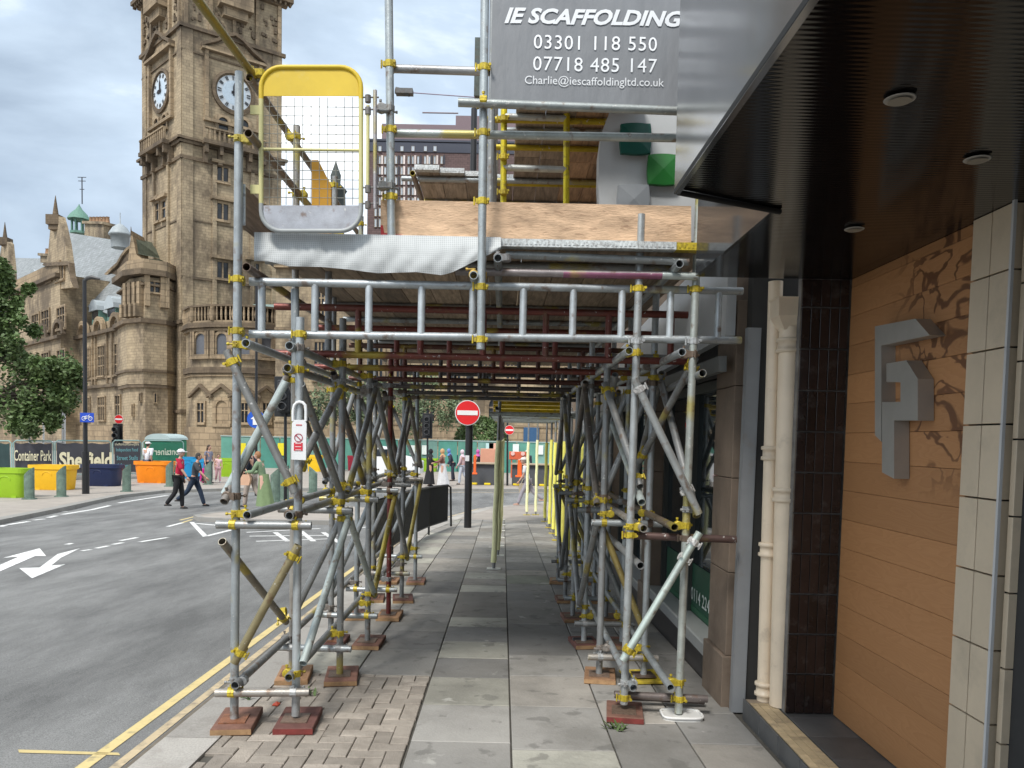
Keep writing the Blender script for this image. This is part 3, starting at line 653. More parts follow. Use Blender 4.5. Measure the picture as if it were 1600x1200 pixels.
# --- standards
std = {}
def standard(key, a, b_, col=None):
    o = tb('standard', a, b_, col); std[key] = (Vector(a), Vector(b_)); return o
def pt(key, z):
    a, b_ = std[key]; return a+(b_-a)*((z-a.z)/(b_.z-a.z))
def foot(px, py, Y): p = at(px, py, Y); return p
standard(('LO', 0), at(366, 1130, 4.42), at(374, 113, 4.42), GAL)
standard(('LI', 0), at(462, 1118, 4.45), at(469, 496, 4.45), (.40, .43, .44))
standard(('RI', 0), at(975, 1100, 4.72), at(1002, 335, 4.72), (.36, .38, .38))
standard(('RO', 0), at(1060, 1114, 4.74), at(1093, 300, 4.74), (.40, .43, .40))
for k in range(1, 6):
    for side, X, Ys, zt in (('LI', XLI, YL, 2.42), ('LO', XLO, YL, 3.72), ('RI', XRI, YR, 2.50), ('RO', XRO, YR, 2.7)):
        j = rr_.uniform(-.012, .012)
        col = (.17, .035, .03) if (side, k) == ('LI', 3) else None
        standard((side, k), (X[k], Ys[k], base_z(X[k], Ys[k])), (X[k]+j, Ys[k], zt), col)
tb('standard', (-1.24, 5.42, 2.2), (-1.24, 5.42, 2.75)); tb('standard', at(462, 590, 4.62), at(461, 452, 4.62))
# --- ledgers along the street (ends open towards the camera)
LG = {}
def ledger(key, x, z, y0, y1, col=None):
    tb('ledger', (x, y0, z), (x, y1, z), col); LG[key] = (x, z)
for key, px, Y in (('LOl', (367, 1071), 4.33), ('LOm', (386, 805), 4.33), ('LOu', (384, 536), 4.33), ('LIl', (451, 1059), 4.36), ('LIm', (452, 806), 4.36), ('LIu', (452, 540), 4.36), ('LIv', (449, 575), 4.36),
                   ('LOt', (385, 417), 4.33), ('RIl', (990, 1075), 4.62), ('RIm', (1006, 826), 4.62), ('RIu', (983, 548), 4.62), ('RIq', (1001, 884), 4.62), ('ROl', (1048, 1075), 4.62), ('ROm', (1054, 824), 4.62), ('ROu', (1066, 550), 4.62),
                   ('RIt', (1062, 412), 4.55), ('Ct', (778, 403), 4.45), ('Cs', (740, 430), 4.46)):
    p = at(*px, Y); col = {'LOt': BROWN, 'LIv': GAL2, 'ROm': (.22, .17, .12), 'LIm': GAL2}.get(key)
    yend = {'LOt': 9.4, 'LIv': 8.0, 'RIq': 6.9, 'Cs': 7.5, 'Ct': 10}.get(key, 10.2+rr_.uniform(-.3, .3))
    ledger(key, p.x, p.z, Y, yend, col)
p = at(1098, 583, 4.62); tb('ledger', p, p+Vector((0, 3.2, -.1)))
p = at(1003, 785, 4.66); tb('ledger', p, p+Vector((-.02, 1.2, .5)), GALL)
# couplers where ledgers meet standards
for side, keys in (('LO', ('LOl', 'LOm', 'LOu')), ('LI', ('LIl', 'LIm', 'LIu', 'LIv')), ('RI', ('RIl', 'RIm', 'RIu')), ('RO', ('ROl', 'ROm', 'ROu'))):
    for k in range(6):
        for kk in keys:
            if kk == 'LIv' and k > 3: continue
            x, z = LG[kk]; p = pt((side, k), z); cp_(p, (0, 0, 1), (0, 1, 0), (1 if x > p.x else -1, 0, 0))
# --- transoms across each pair of standards
for k in range(6):
    for a, c, Ys in (('LO', 'LI', YL), ('RI', 'RO', YR)):
        for z in (LG[a+'l'][1]-.03-BR/2, LG[a+'m'][1]-.06, LG[a+'u'][1]+.055):
            if k == 0 and (a == 'RI' or z > 1.9): continue
            pa, pc = pt((a, k), z), pt((c, k), z); off = Vector((0, -BR, 0))
            tb('transom', pa+off, pc+off, ext=.09)
            cp_(pa, (0, 0, 1), (1, 0, 0), (0, -1, 0)); cp_(pc, (0, 0, 1), (1, 0, 0), (0, -1, 0))
tp('transom', (972, 836), 4.77, (1150, 843), 4.77, (.15, .095, .085)); tp('transom', (960, 1085), 4.78, (1105, 1092), 4.78, (.20, .17, .16))
tp('transom', (985, 1088), 4.95, (1100, 1095), 4.95, (.10, .08, .075))
for key, px, Y in ((('RI', 0), (985, 836), 4.72), (('RO', 0), (1069, 841), 4.74), (('RI', 0), (978, 1090), 4.72), (('RO', 0), (1060, 1092), 4.74)):
    cp_(pt(key, at(*px, Y).z), to=(0, 1, 0))
# --- front braces
def brace(p, Y0, q, Y1, col=None, ends=(1, 1)):
    a, c = at(*p, Y0), at(*q, Y1); tb('brace', a, c, col); d = (c-a).normalized()
    for s, f, e in ((a, .04, ends[0]), (c, -.04, ends[1])):
        if e: cp_(s+d*f+d*(.03 if f > 0 else -.03), d, (1, 0, 0), (0, 1, 0), YC if e == 1 else (.55, .55, .54))
brace((354, 548), 4.36, (461, 770), 4.36, (.25, .25, .24)); brace((447, 596), 4.50, (351, 772), 4.48, GALL, (0, 0))
brace((466, 852), 4.38, (366, 1036), 4.35, (.26, .22, .12)); brace((347, 846), 4.33, (447, 972), 5.3, (.22, .20, .16), (0, 1))
brace((470, 600), 4.45, (530, 765), 5.35, GAL2, (0, 0)); brace((536, 600), 5.33, (467, 730), 4.5, GAL2)
brace((991, 592), 4.64, (1092, 803), 4.66, (.34, .36, .36), (2, 0)); brace((1093, 832), 4.66, (973, 1032), 4.62, (.45, .52, .48), (2, 1))
brace((945, 600), 5.4, (1000, 760), 4.75, GAL2); brace((1086, 560), 4.85, (1000, 720), 5.6, GAL2)
cp_(at(1074, 768, 4.66)+Vector((0, .03, 0)), (at(1092, 803, 4.66)-at(991, 592, 4.64)), to=(0, 1, 0), col=(.5, .5, .48))
cp_(at(1069, 872, 4.66), (at(973, 1032, 4.62)-at(1093, 832, 4.66)), to=(0, 1, 0), col=(.5, .5, .48))
for px, py in ((364, 575), (461, 770), (466, 853), (370, 795), (372, 812), (371, 450), (372, 517), (468, 522), (466, 822), (367, 1060)):
    pass
# --- zig-zag bracing between the pairs of standards, bay after bay
for side, Ys in (('LI', YL), ('LO', YL), ('RI', YR), ('RO', YR)):
    s = side[0]; sg = -1 if side in ('LO', 'RO') else 1
    for k in range(5):
        up = (k+(side[1] == 'O')) % 2 == 0; zl, zm, zu = LG[side+'l'][1], LG[side+'m'][1], LG[side+'u'][1]
        off = Vector((BR*(1 if side in ('LI', 'RO') else -1), 0, 0))
        if side in ('LI', 'RI'):
            a = pt((side, k), zl+.1 if up else zm-.1); c = pt((side, k+1), zm-.12 if up else zl+.08)
            if not (k == 0 and side == 'RI'):
                tb('brace', a+off, c+off, rr_.choice([GAL2, GAL, (.30, .24, .06), GALL] if s == 'L' else [GAL2, BROWN, GAL2]), ext=.05); cp_(c, to=off)
        a = pt((side, k), zu-.08 if up else zm+.1); c = pt((side, k+1), zm+.12 if up else zu-.1)
        if k > 0 or side in ('LO', 'RO'):
            tb('brace', a+off, c+off, rr_.choice([GAL2, GAL2, (.20, .18, .16)]), ext=.05); cp_(a, to=off)
        if side in ('RI', 'LI'):
            a = pt((side, k), zm+.16 if up else zu-.1); c = pt((side, k+1), zu-.16 if up else zm+.1); off2 = -off
            if k > 0: tb('brace', a+off2, c+off2, rr_.choice([GAL2, (.14, .12, .11)]), ext=.05)
for k in range(1, 6):
    for a, c, Ys in (('LO', 'LI', YL), ('RO', 'RI', YR)):
        zl, zm, zu = LG[c+'l'][1], LG[c+'m'][1], LG[c+'u'][1]; o = Vector((0, BR, 0))
        tb('brace', pt((a, k), zl+.12)+o, pt((c, k), zm-.1)+o, rr_.choice([GAL2, (.28, .22, .08), GAL]), ext=.04)
        tb('brace', pt((a, k), zu-.12)+o, pt((c, k), zm+.12)+o, rr_.choice([GAL2, GAL]), ext=.04); cp_(pt((c, k), zm+.12), to=(0, 1, 0)); cp_(pt((a, k), zu-.12), to=(0, 1, 0))
# --- ladder beams
def ladder(P0, P1, hgt, col, rungs, rot=0, names=('ladder_beam', 'rung')):
    P0 = Vector(P0); P1 = Vector(P1); d = (P1-P0); L = d.length; d.normalize(); up = Vector((0, 0, 1)); dn = -up*hgt
    b = B(); n = 12
    b.tube(P0, P1, RT, n); b.tube(P0+dn, P1+dn, RT, n)
    o = b.build(names[0], TUBE, scaf, org=P0, color=col)
    for t in rungs:
        p = P0+d*t
        M = Matrix.Translation(p+dn+up*.012) @ Matrix.Diagonal((.92, .92, hgt-.024, 1)); inst(names[1], TM, M, o, col)
    return o
A0, A1 = at(390, 440, 4.53), at(1160, 455, 4.83); dX = (A1-A0).length/(1160-390)
ladder(A0, A1, A0.z-at(390, 522, 4.53).z, (.50, .54, .56), [(px-390)*dX for px in (408, 487, 568, 648, 727, 806, 885, 963, 1042, 1121)])
for key, px, Y in ((('LO', 0), (371, 436), 4.42), (('LO', 0), (371, 517), 4.42), (('LI', 0), (468, 522), 4.45), (('RI', 0), (1000, 451), 4.72), (('RO', 0), (1085, 452), 4.74), (('RO', 0), (1080, 533), 4.74), (('RI', 0), (994, 533), 4.72)):
    cp_(pt(key, at(*px, Y).z), to=(0, 1, 0), col=YC if px[1] < 530 else (.40, .42, .43))
for i, (Yb, col, zt) in enumerate(((5.2, REDT, 2.46), (6.15, REDT, 2.46), (7.3, (.10, .04, .03), 2.46), (8.3, (.10, .085, .08), 2.46), (9.35, (.09, .08, .075), 2.46), (10.2, (.10, .10, .10), 2.45))):
    x0 = -1.55+.04*i; x1 = 1.22-.02*i; off = rr_.uniform(.1, .35)
    ladder((x0, Yb, zt), (x1, Yb, zt), .31, col, [off+.42*j for j in range(int((x1-x0-off)/.42)+1)])
# --- main deck: boards, transoms, board ends
ZD = 2.745
bz = B(); BD = {}
def board(x0, y0, L, z, col=None, wd=.222, band=None, name='scaffold_board', th=.038):
    b = B(); b.box((x0+wd/2, y0+L/2, z+th/2), (wd, L, th), ch=.003)
    o = b.build(name, BOARD, scaf, org=(x0, y0, z), color=col or tint((.31, .235, .165), rr_.uniform(.72, 1.25)))
    if band:
        b = B(); b.box((x0+wd/2, y0-.003, z+th/2), (wd+.004, .006, th+.006)); b.box((x0+wd/2, y0+.03, z+th+.002), (wd+.004, .07, .003)); b.box((x0+wd/2, y0+.03, z-.002), (wd+.004, .07, .003))
        for i in range(8):
            b.box((x0+.02+i*.026, y0-.007, z+th/2), (.013, .004, th*.5))
        b.build('end_band', FITT, o, color=band)
    return o
X0 = -1.49
for i in range(12):
    x = X0+i*.2265; y0 = 4.60+rr_.uniform(-.01, .03)
    bandc = (YC if i in (11, 1) else (.55, .58, .58))
    board(x, y0, 3.9, ZD, band=bandc)
    board(x, y0+3.93, 3.3, ZD-.002)
for Y in (5.0, 5.7, 6.6, 7.4, 8.2, 9.1):
    tb('transom', (-.1 if Y == 5.7 else -1.55, Y, ZD-RT-.003), (1.12, Y, ZD-RT-.003), YC if Y == 5.7 else rr_.choice([GAL2, GAL]), ext=0)
tp('transom', (790, 398), 4.66, (1076, 409), 4.66, (.28, .30, .30)); t_ = tp('transom', (712, 424), 4.70, (1034, 430), 4.70, (.30, .27, .27))
tp('transom', (880, 428), 4.699, (1034, 430.5), 4.699, (.33, .13, .21))
tp('transom', (1034, 430), 4.70, (1090, 432), 4.70, GALL)
for px, Y in (((778, 403), 4.5), ((740, 430), 4.51)):
    cp_(at(*px, Y+.05), (0, 1, 0), (1, 0, 0), (1, 0, 0), (.42, .28, .06) if px[0] == 740 else (.2, .2, .2))
# toe boards
def quadboard(pts, d, name='toe_board', mt=PLY, col=None, label=None):
    b = B(); b.prism(pts, d); o = b.build(name, mt, scaf, org=pts[0], color=col)
    if label: o['label'] = label
    return o
quadboard([at(595, 371, 4.66), at(1080, 383, 4.72), at(1080, 322, 4.72), at(595, 312, 4.66)], (0, .036, 0))
b = B(); b.prism([at(595, 371.5, 4.655), at(628, 372.5, 4.655), at(628, 367, 4.655), at(600, 364, 4.655), at(598, 352, 4.655), at(594.5, 352, 4.655)], (0, .04, 0)); b.build('red_end_paint', PAINT, scaf, color=(.45, .02, .02))
b = B(); b.box((-1.52, 6.4, ZD+.16), (.036, 3.9, .225), ch=.003); b.build('toe_board', BOARD, scaf, org=(-1.52, 4.45, ZD), color=(.17, .125, .09))
b = B(); b.box((-1.52, 4.446, ZD+.16), (.05, .008, .23))
for i in range(9): b.box((-1.52, 4.440, ZD+.06+i*.025), (.018, .004, .012))
b.build('end_band', FITT, scaf, color=(.5, .53, .53))
# --- upper parts
P1a, P1b = at(612, 392, 4.62), at(606, -120, 4.62); tb('standard', P1a, P1b, (.38, .42, .43))
P2a, P2b = at(751, 546, 4.50), at(759, -120, 4.50); tb('standard', P2a, P2b, (.40, .44, .45))
def on(a, b_, py, Y): 
    q = at(680, py, Y); t = (q.z-a.z)/(b_.z-a.z); return a+(b_-a)*t
tp('guard_rail', (606, 107), 4.67, (765, 112), 4.56, (.30, .30, .30)); tp('guard_rail', (608, 208), 4.67, (1075, 216), 4.60, (.42, .46, .44))
tp('guard_rail', (716, 160), 4.45, (1075, 174), 4.47, (.36, .39, .38))
for a, b_, py, Y, col in ((P1a, P1b, 102, 4.62, YC), (P1a, P1b, 204, 4.62, YC), (P1a, P1b, 309, 4.62, YC), (P2a, P2b, 206, 4.5, YC), (P2a, P2b, 104, 4.5, YC), (P2a, P2b, 313, 4.5, YC), (P2a, P2b, 447, 4.5, YC), (P2a, P2b, 529, 4.5, YC), (P2a, P2b, 162, 4.5, YC)):
    cp_(on(a, b_, py, Y), to=(0, 1, 0) if py != 162 else (0, -1, 0), col=col)
for a, b_, py in ((P1a, P1b, 172), (P1a, P1b, 293)):
    cp_(on(a, b_, py, 4.62), to=(-1, -.2, 0), col=(.25, .25, .24))
# rails running along the kerb side above the deck
q0 = atX(300, -12, -1.56); q1 = atX(398, 120, -1.56); tb('guard_rail', q0, q1, (.27, .21, .04)); q1b = Vector((-1.56, 8.8, q1.z-.01)); tb('guard_rail', q1-Vector((0, .1, .05)), q1b-Vector((0, 0, .05)), (.20, .155, .11))
d = (q1-q0).normalized(); cp_(q0+d*.95, d, (1, 0, 0), (1, 0, 0), (.48, .52, .52)); cp_(q1-d*.05, d, (1, 0, 0), (1, 0, 0), YC)
q2 = at(388, 208, 4.33); tb('guard_rail', q2, q2+Vector((0, 4.3, 0)), (.20, .155, .11)); cp_(pt(('LO', 0), q2.z), to=(1, 0, 0), col=(.42, .34, .05))
for k in (1, 2, 3, 4): cp_(pt(('LO', k), q2.z), to=(1, 0, 0)); cp_(pt(('LO', k), 3.65), to=(-1, 0, 0))
b = B(); b.prism([at(487, 250, 4.78), at(487, 386, 4.78), at(517, 386, 4.78), at(517, 290, 4.78), at(497, 250, 4.78)], (0, .03, 0)); b.build('orange_panel', PAINT, scaf, color=(.55, .27, .01))
# second lift, standards on the centre line and yellow guard frame
for k, Y in enumerate((5.35, 6.1, 7.0, 8.0, 9.0)): tb('standard', (-.12, Y, 2.79), (-.13, Y, 4.9-.1*k))
Zu = 4.05; XU = -.86
for i in range(8):
    x = XU+i*.2265; ys = 7.15+i*.07 if i < 4 else 5.25+rr_.uniform(-.05, .05)
    yc = [ys]+[v for v in (6.6+.05*i, 7.55, 8.7, 10.2) if v > ys+.3]
    for a, c in zip(yc[:-1], yc[1:]):
        if c-a > .3: board(x, a, c-a-.01, Zu, col=tint((.30, .245, .195) if i < 6 else (.40, .26, .16), rr_.uniform(.8, 1.25)), band=(.5, .52, .52) if a == ys and i < 4 else None, name='scaffold_board')
for Y, col in ((5.95, YC), (6.5, YC), (7.4, YC), (6.15, GAL), (8.4, GAL)):
    tb('transom', (-.2 if col == YC else -.05, Y, Zu-.03), (.98, Y, Zu-.03), col)
tb('transom', (-1.0, 7.32, Zu-.03), (.95, 7.32, Zu-.03), GAL); tb('transom', (-.9, 8.0, Zu-.03), (.95, 8.0, Zu-.03), GAL2); tb('transom', (-.9, 9.4, Zu-.03), (.95, 9.4, Zu-.03), GAL2)
for x in (-.86, .9): tb('ledger', (x, 6.0 if x > 0 else 7.0, Zu-.085), (x, 10.2, Zu-.085), BROWN)
for px, Y in ((787, 5.9), (885, 5.9)): tp('standard', (px+1, 100), Y, (px-1, 420), Y, (.62, .50, .02))
for py in (182, 262): tp('guard_rail', (787, py), 5.9, (885, py+3), 5.9, (.5, .52, .5), None)
for py in (185, 245, 300): cp_(at(787, py, 5.86), to=(0, 1, 0), col=YC)
tp('standard', (881, 175), 9.2, (862, 330), 8.8, GAL2)
# bits seen against the sky: swan-neck fitting and wire
b = B(); b.box(at(632, 144, 4.6), (.10, .05, .028)); b.tube(at(618, 141, 4.6), at(640, 146, 4.6), .02, 8); b.build('beam_clamp', FITT, scaf, color=(.10, .10, .10))
b = B(); b.tube(at(645, 145, 4.6), at(742, 152, 4.6), .003, 6); b.build('tie_wire', PAINT, scaf, color=(.25, .18, .25))
b = B(); b.box(at(748, 107, 4.75), (.05, .05, .34)); b.build('hanging_bracket', FITT, scaf, color=(.07, .09, .08))
print('couplers', NC[0])
# --- loading gate
gate = thing('loading_gate', 'tall mesh loading gate with yellow top plate and grey foot plate', 'gate', at(486, 362, 4.5))
Yg = 4.5
def rrpx(x0, y0, x1, y1, r, n=7):
    o = []
    for cx, cy, a0 in ((x1-r, y0+r, -90), (x1-r, y1-r, 0), (x0+r, y1-r, 90), (x0+r, y0+r, 180)):
        for i in range(n+1):
            a = math.radians(a0+90*i/n); o.append((cx+r*math.cos(a), cy+r*math.sin(a)))
    return o
PALE = (.60, .56, .26); GY = (.62, .44, .02)
loop = rrpx(408, 105, 564, 361, 32)
up = [p for p in loop if p[1] <= 152]; lo = [p for p in loop if p[1] >= 318]
def pathpx(pts, r, name, col, parent=None, n=8):
    b = B(); b.path([at(px, py, Yg) for px, py in pts], r, n); return b.build(name, PAINT, parent or gate, color=col)
upo = [(408, 152)]+[p for p in loop if p[1] < 150 and p[0] < 480][::1]
left_up = [p for p in loop[24:]]; right_up = loop[:8]
pathpx([(408, 155)]+left_up+right_up+[(564, 155)], .0135, 'top_frame', GY)
pathpx([(564, 318)]+loop[8:24]+[(408, 318)], .0135, 'foot_frame', (.34, .36, .36))
for x in (408, 564): pathpx([(x, 155), (x, 318)], .0135, 'side_frame', PALE)
pathpx([(408, 233), (564, 235)], .009, 'mid_rail', PALE)
b = B(); b.prism([at(px, py, Yg) for px, py in [(411, 150)]+left_up+right_up+[(561, 150)]][::1], (0, .004, 0)); b.build('top_plate', mat('scuffed yellow plate', col=(.60, .42, .02), rough=.5, nscale=5, namt=.12, dirt=(.62, .50, .15), dscale=9, damt=.6, world=True, dthr=.62), gate)
b = B(); b.prism([at(px, py, Yg) for px, py in [(561, 321)]+loop[8:24]+[(411, 321)]], (0, .004, 0)); b.build('foot_plate', TUBE, gate, color=(.36, .37, .40))
b = B()
for i in range(1, 12):
    x = 408+i*13; b.tube(at(x, 152, Yg), at(x, 320, Yg), .0021, 5)
for j in range(1, 12):
    y_ = 152+j*14.2; b.tube(at(410, y_, Yg+.004), at(562, y_+1.5, Yg+.004), .0021, 5)
o = b.build('wire_mesh', PAINT, gate, color=(.20, .20, .17)); o['kind'] = 'stuff'
for py in (172, 296):
    b = B(); b.box(at(399, py, Yg), (.055, .012, .05)); b.build('hinge_tab', PAINT, gate, color=PALE)
b = B(); b.tube(at(575, 165, Yg), at(574.5, 298, Yg), .010, 8); b.build('hinge_pin', PAINT, gate, color=PALE)
b = B(); b.tube(at(586, 141, Yg), at(586, 326, Yg), .0115, 8); b.build('hinge_post', TUBE, gate, color=(.36, .34, .35))
for py in (152, 171, 293, 318):
    b = B(); b.tube(at(566, py, Yg), at(592, py, Yg), .005, 6); b.tube(at(575, py-3, Yg), at(575, py+8, Yg), .017, 8); b.build('hinge_bracket', FITT, gate, color=(.18, .17, .16))
for py in (173, 293):
    b = B(); b.tube(at(588, py, Yg), at(608, py+1, Yg+.1), .010, 8); b.build('hinge_arm', TUBE, gate, color=GAL2)
# --- sheeting over the deck edge
prof = [(397, 387, 408), (420, 384, 408), (450, 383, 416), (500, 384, 417), (545, 386, 421), (590, 388, 427), (650, 391, 425), (690, 392, 430), (706, 388, 426), (742, 384, 408), (783, 382, 389)]
b = B(); vs = []; n = 9; NX = 78; fr2 = random.Random(5)
def ip(x, k):
    for a, c in zip(prof[:-1], prof[1:]):
        if a[0] <= x <= c[0]: t = (x-a[0])/(c[0]-a[0]); return a[k]+t*(c[k]-a[k])
    return prof[-1][k]
for i in range(NX+1):
    x = 397+(783-397)*i/NX; yt, yb = ip(x, 1), ip(x, 2)
    for j in range(n+1):
        t = j/n; wob = .005*math.sin(x*.06+t*3)+.004*math.sin(x*.17+t*7)+.003*math.sin(x*.43-t*9)+.003*fr2.uniform(-1, 1)
        if t < .25: Yv = 4.57+.16*(1-t/.25); py = yt-1.5*(t/.25 < .5)
        else: Yv = 4.565-.02*math.sin((t-.25)*3)+wob; py = yt+(yb-yt)*(t-.25)/.75
        p = at(x, py, Yv)
        if t < .25: p.z = ZD+.045
        vs.append(p)
fs = [(i*(n+1)+j, i*(n+1)+j+1, (i+1)*(n+1)+j+1, (i+1)*(n+1)+j) for i in range(NX) for j in range(n)]
b.add(vs, fs, 0, True)
def sheetmat():
    m = mat('reinforced sheeting', col=(.50, .52, .52), rough=.75, nscale=5, namt=.14, world=True); t = m.node_tree; bs = t.nodes['Principled BSDF']
    geo = N(t, 'ShaderNodeNewGeometry'); q = N(t, 'ShaderNodeSeparateXYZ'); wire(t, geo.outputs['Position'], q.inputs[0]); ws = []
    for ax in (0, 2):
        m1 = N(t, 'ShaderNodeMath', operation='MULTIPLY'); m1.inputs[1].default_value = 85; wire(t, q.outputs[ax], m1.inputs[0])
        m2 = N(t, 'ShaderNodeMath', operation='FRACT'); wire(t, m1.outputs[0], m2.inputs[0]); m3 = N(t, 'ShaderNodeMath', operation='GREATER_THAN'); m3.inputs[1].default_value = .30; wire(t, m2.outputs[0], m3.inputs[0]); ws.append(m3)
    mm = N(t, 'ShaderNodeMath', operation='MULTIPLY'); wire(t, ws[0].outputs[0], mm.inputs[0]); wire(t, ws[1].outputs[0], mm.inputs[1])
    old = bs.inputs['Base Color'].links[0].from_socket; mx = N(t, 'ShaderNodeMix', data_type='RGBA')
    m4 = N(t, 'ShaderNodeMath', operation='MULTIPLY'); m4.inputs[1].default_value = .55; wire(t, mm.outputs[0], m4.inputs[0])
    wire(t, m4.outputs[0], mx.inputs[0]); wire(t, old, mx.inputs[6]); mx.inputs[7].default_value = (.27, .29, .30, 1); wire(t, mx.outputs[2], bs.inputs['Base Color']); return m
o = b.build('plastic_sheeting', sheetmat(), org=at(397, 385, 4.6)); tag(o, 'pale grid-reinforced plastic sheeting draped over the front edge of the deck', 'sheeting')
# --- banner
BN = mat('grey banner cloth', col=(.225, .235, .25), rough=.5, nscale=3, namt=.12, bump=.5, bscale=7, world=True, stretch=(2.2, 1, .8))
b = B(); vs = []; nx, nz_ = 30, 16; q0, q1 = at(766, 168, 4.49), at(766, -60, 4.49)
xa, xb = q0.x, 1.30
def bwave(x, z): return .0025*math.sin(x*12+z*4)
def bpos(u_, v_):
    x = xa+(xb-xa)*u_; z0_ = q0.z-.02*(xb-xa)*0-.012*u_; z = z0_+(4.75-z0_)*v_
    return Vector((x+.015*0, 4.50+bwave(x, z), z))
for i in range(nx+1):
    for j in range(nz_+1): vs.append(bpos(i/nx, j/nz_))
b.add(vs, [(i*(nz_+1)+j, (i+1)*(nz_+1)+j, (i+1)*(nz_+1)+j+1, i*(nz_+1)+j+1) for i in range(nx) for j in range(nz_)], 0, True)
ban = b.build('banner', BN, org=q0); tag(ban, 'grey cloth banner with white scaffolding company lettering and phone numbers', 'banner')
PRW = mat('white print', col=(.82, .84, .86), rough=.5, nscale=20, namt=.04)
def btext(s, x0, x1, y1_, y0_, **k):
    a = at(x0, y1_, 4.48); c = at(x1, y1_+(x1-x0)*.0205, 4.48); t = at(x0, y0_, 4.48)
    o = text(s, ban, (a.x, 4.5, a.z), (1, 0, 0), (0, 0, 1), c.x-a.x, t.z-a.z, PRW, None, **k)
    for v in o.data.vertices: v.co.y = bwave(a.x+v.co.x, a.z+v.co.z)-.005
btext('IE SCAFFOLDING', 788, 1068, 34, 9, shear=.3, bold=.035, name='company_name')
btext('03301 118 550', 834, 1027, 74, 52, bold=0, name='phone_number', sp=1.08); btext('07718 485 147', 833, 1027, 108, 86, bold=0, name='phone_number', sp=1.08)
btext('Charlie@iescaffoldingltd.co.uk', 820, 1038, 133, 115.5, bold=0, name='email_address')
# --- inspection tag on the kerb-side post
tg = thing('inspection_tag', 'white inspection tag with a red prohibition symbol clipped to a front scaffold post', 'tag', at(467, 720, 4.40))
Yt = 4.415
b = B(); b.path([at(px, py, Yt) for px, py in ((458, 658), (458, 642), (460, 633), (464, 629), (468, 628), (473, 629), (477, 633), (478, 642), (478, 658))], .009, 8)
b.prism([at(px, py, Yt-.006) for px, py in ((455, 718), (478, 719), (479, 662), (476, 656), (459, 656), (456, 662))], (0, .012, 0)); b.build('holder', PAINT, tg, color=(.75, .76, .77))
RP = (.62, .03, .05)
c0 = at(466.3, 684, Yt-.009); b = B(); k = 24
vs = []
for i in range(k):
    t = 2*math.pi*i/k
    for r in (.0245, .0200): vs.append(c0+Vector((r*math.cos(t), 0, r*math.sin(t))))
b.add(vs, [(2*i, 2*i+1, (2*i+3) % (2*k), (2*i+2) % (2*k)) for i in range(k)]); d = Vector((.016, 0, -.016))
b.prism([c0-d+Vector((.0018, 0, .0018)), c0-d-Vector((.0018, 0, .0018)), c0+d-Vector((.0018, 0, .0018)), c0+d+Vector((.0018, 0, .0018))], (0, -.001, 0)); b.build('prohibition_symbol', PAINT, tg, color=(.35, .02, .05))
b = B(); b.box(at(466, 698, Yt-.008), (.05, .002, .046)); b.build('red_notice', PAINT, tg, color=RP)
for py in (693, 698, 703):
    b = B(); b.box(at(466, py, Yt-.010), (.033, .001, .0035)); b.build('notice_line', PAINT, tg, color=(.8, .7, .7))
b = B(); b.box(at(467, 664, Yt-.008), (.034, .001, .006)); b.build('notice_line', PAINT, tg, color=(.6, .1, .1))
# --- sole boards and base plates
names = {0: 'nearest', 1: 'second', 2: 'third', 3: 'fourth', 4: 'fifth', 5: 'farthest'}
rowname = {'LO': 'kerbside outer row', 'LI': 'kerbside inner row', 'RI': 'shop-side inner row', 'RO': 'shop-side outer row'}
for (side, k), (a, _) in list(std.items()):
    zg = gz(a.y); x, y = a.x, a.y
    if (side, k) == ('RO', 0):
        t = thing('base_plate_pad', 'white plastic pad under the front scaffold post nearest the shop', 'base pad', (x, y, zg)); b = B()
        ring = []
        for i in range(20):
            an = 2*math.pi*i/20; ring.append(Vector((x+.02+.125*math.copysign(abs(math.cos(an))**.5, math.cos(an)), y+.085*math.copysign(abs(math.sin(an))**.5, math.sin(an)), zg+.001)))
        b.prism(ring, (0, 0, .018)); b.build('pad', PAINT, t, color=(.62, .62, .60)); b = B()
        b.path([p+Vector((0, 0, .022)) for p in ring], .009, 6, closed=True); b.build('rim', PAINT, t, color=(.70, .70, .68)); std[(side, k)] = (Vector((x, y, zg+.02)), _); continue
    yel = (side, k) == ('RO', 1)
    col = (YC if yel else [(.21, .105, .075), (.13, .055, .045), (.30, .17, .09), (.17, .085, .06)][(k*3+ord(side[0])+ord(side[1])) % 4])
    lab = ('%s sole plate under the %s post of the %s' % ('yellow' if yel else 'brown timber', names[k], rowname[side]))
    t = thing('sole_board', lab, 'sole board', (x, y, zg), 'sole boards under the scaffold posts')
    b = B(); an = rr_.uniform(-.15, .15); R = Matrix.Rotation(an, 3, 'Z'); ln = .36 if side[0] == 'L' else .3
    b.box((x+.01, y+.03, zg+.0225), (.225 if not yel else .3, ln, .042 if not yel else .02), R, ch=.004); b.build('board', RUST, t, color=col)
    if not yel:
        b = B(); b.box(Vector((x+.01, y+.03, zg+.0225))+R @ Vector((0, -ln/2-.002, 0)), (.225, .004, .03), R); b.build('end_grain', RUST, t, color=(.20, .035, .03) if (side, k) in (('LI', 0), ('RI', 0)) else (.33, .20, .10))
    b = B(); b.box((x, y, zg+.047), (.15, .15, .006), R); b.build('base_plate', FITT, t, color=(.24, .10, .05) if side == 'LO' else (.17, .12, .09))
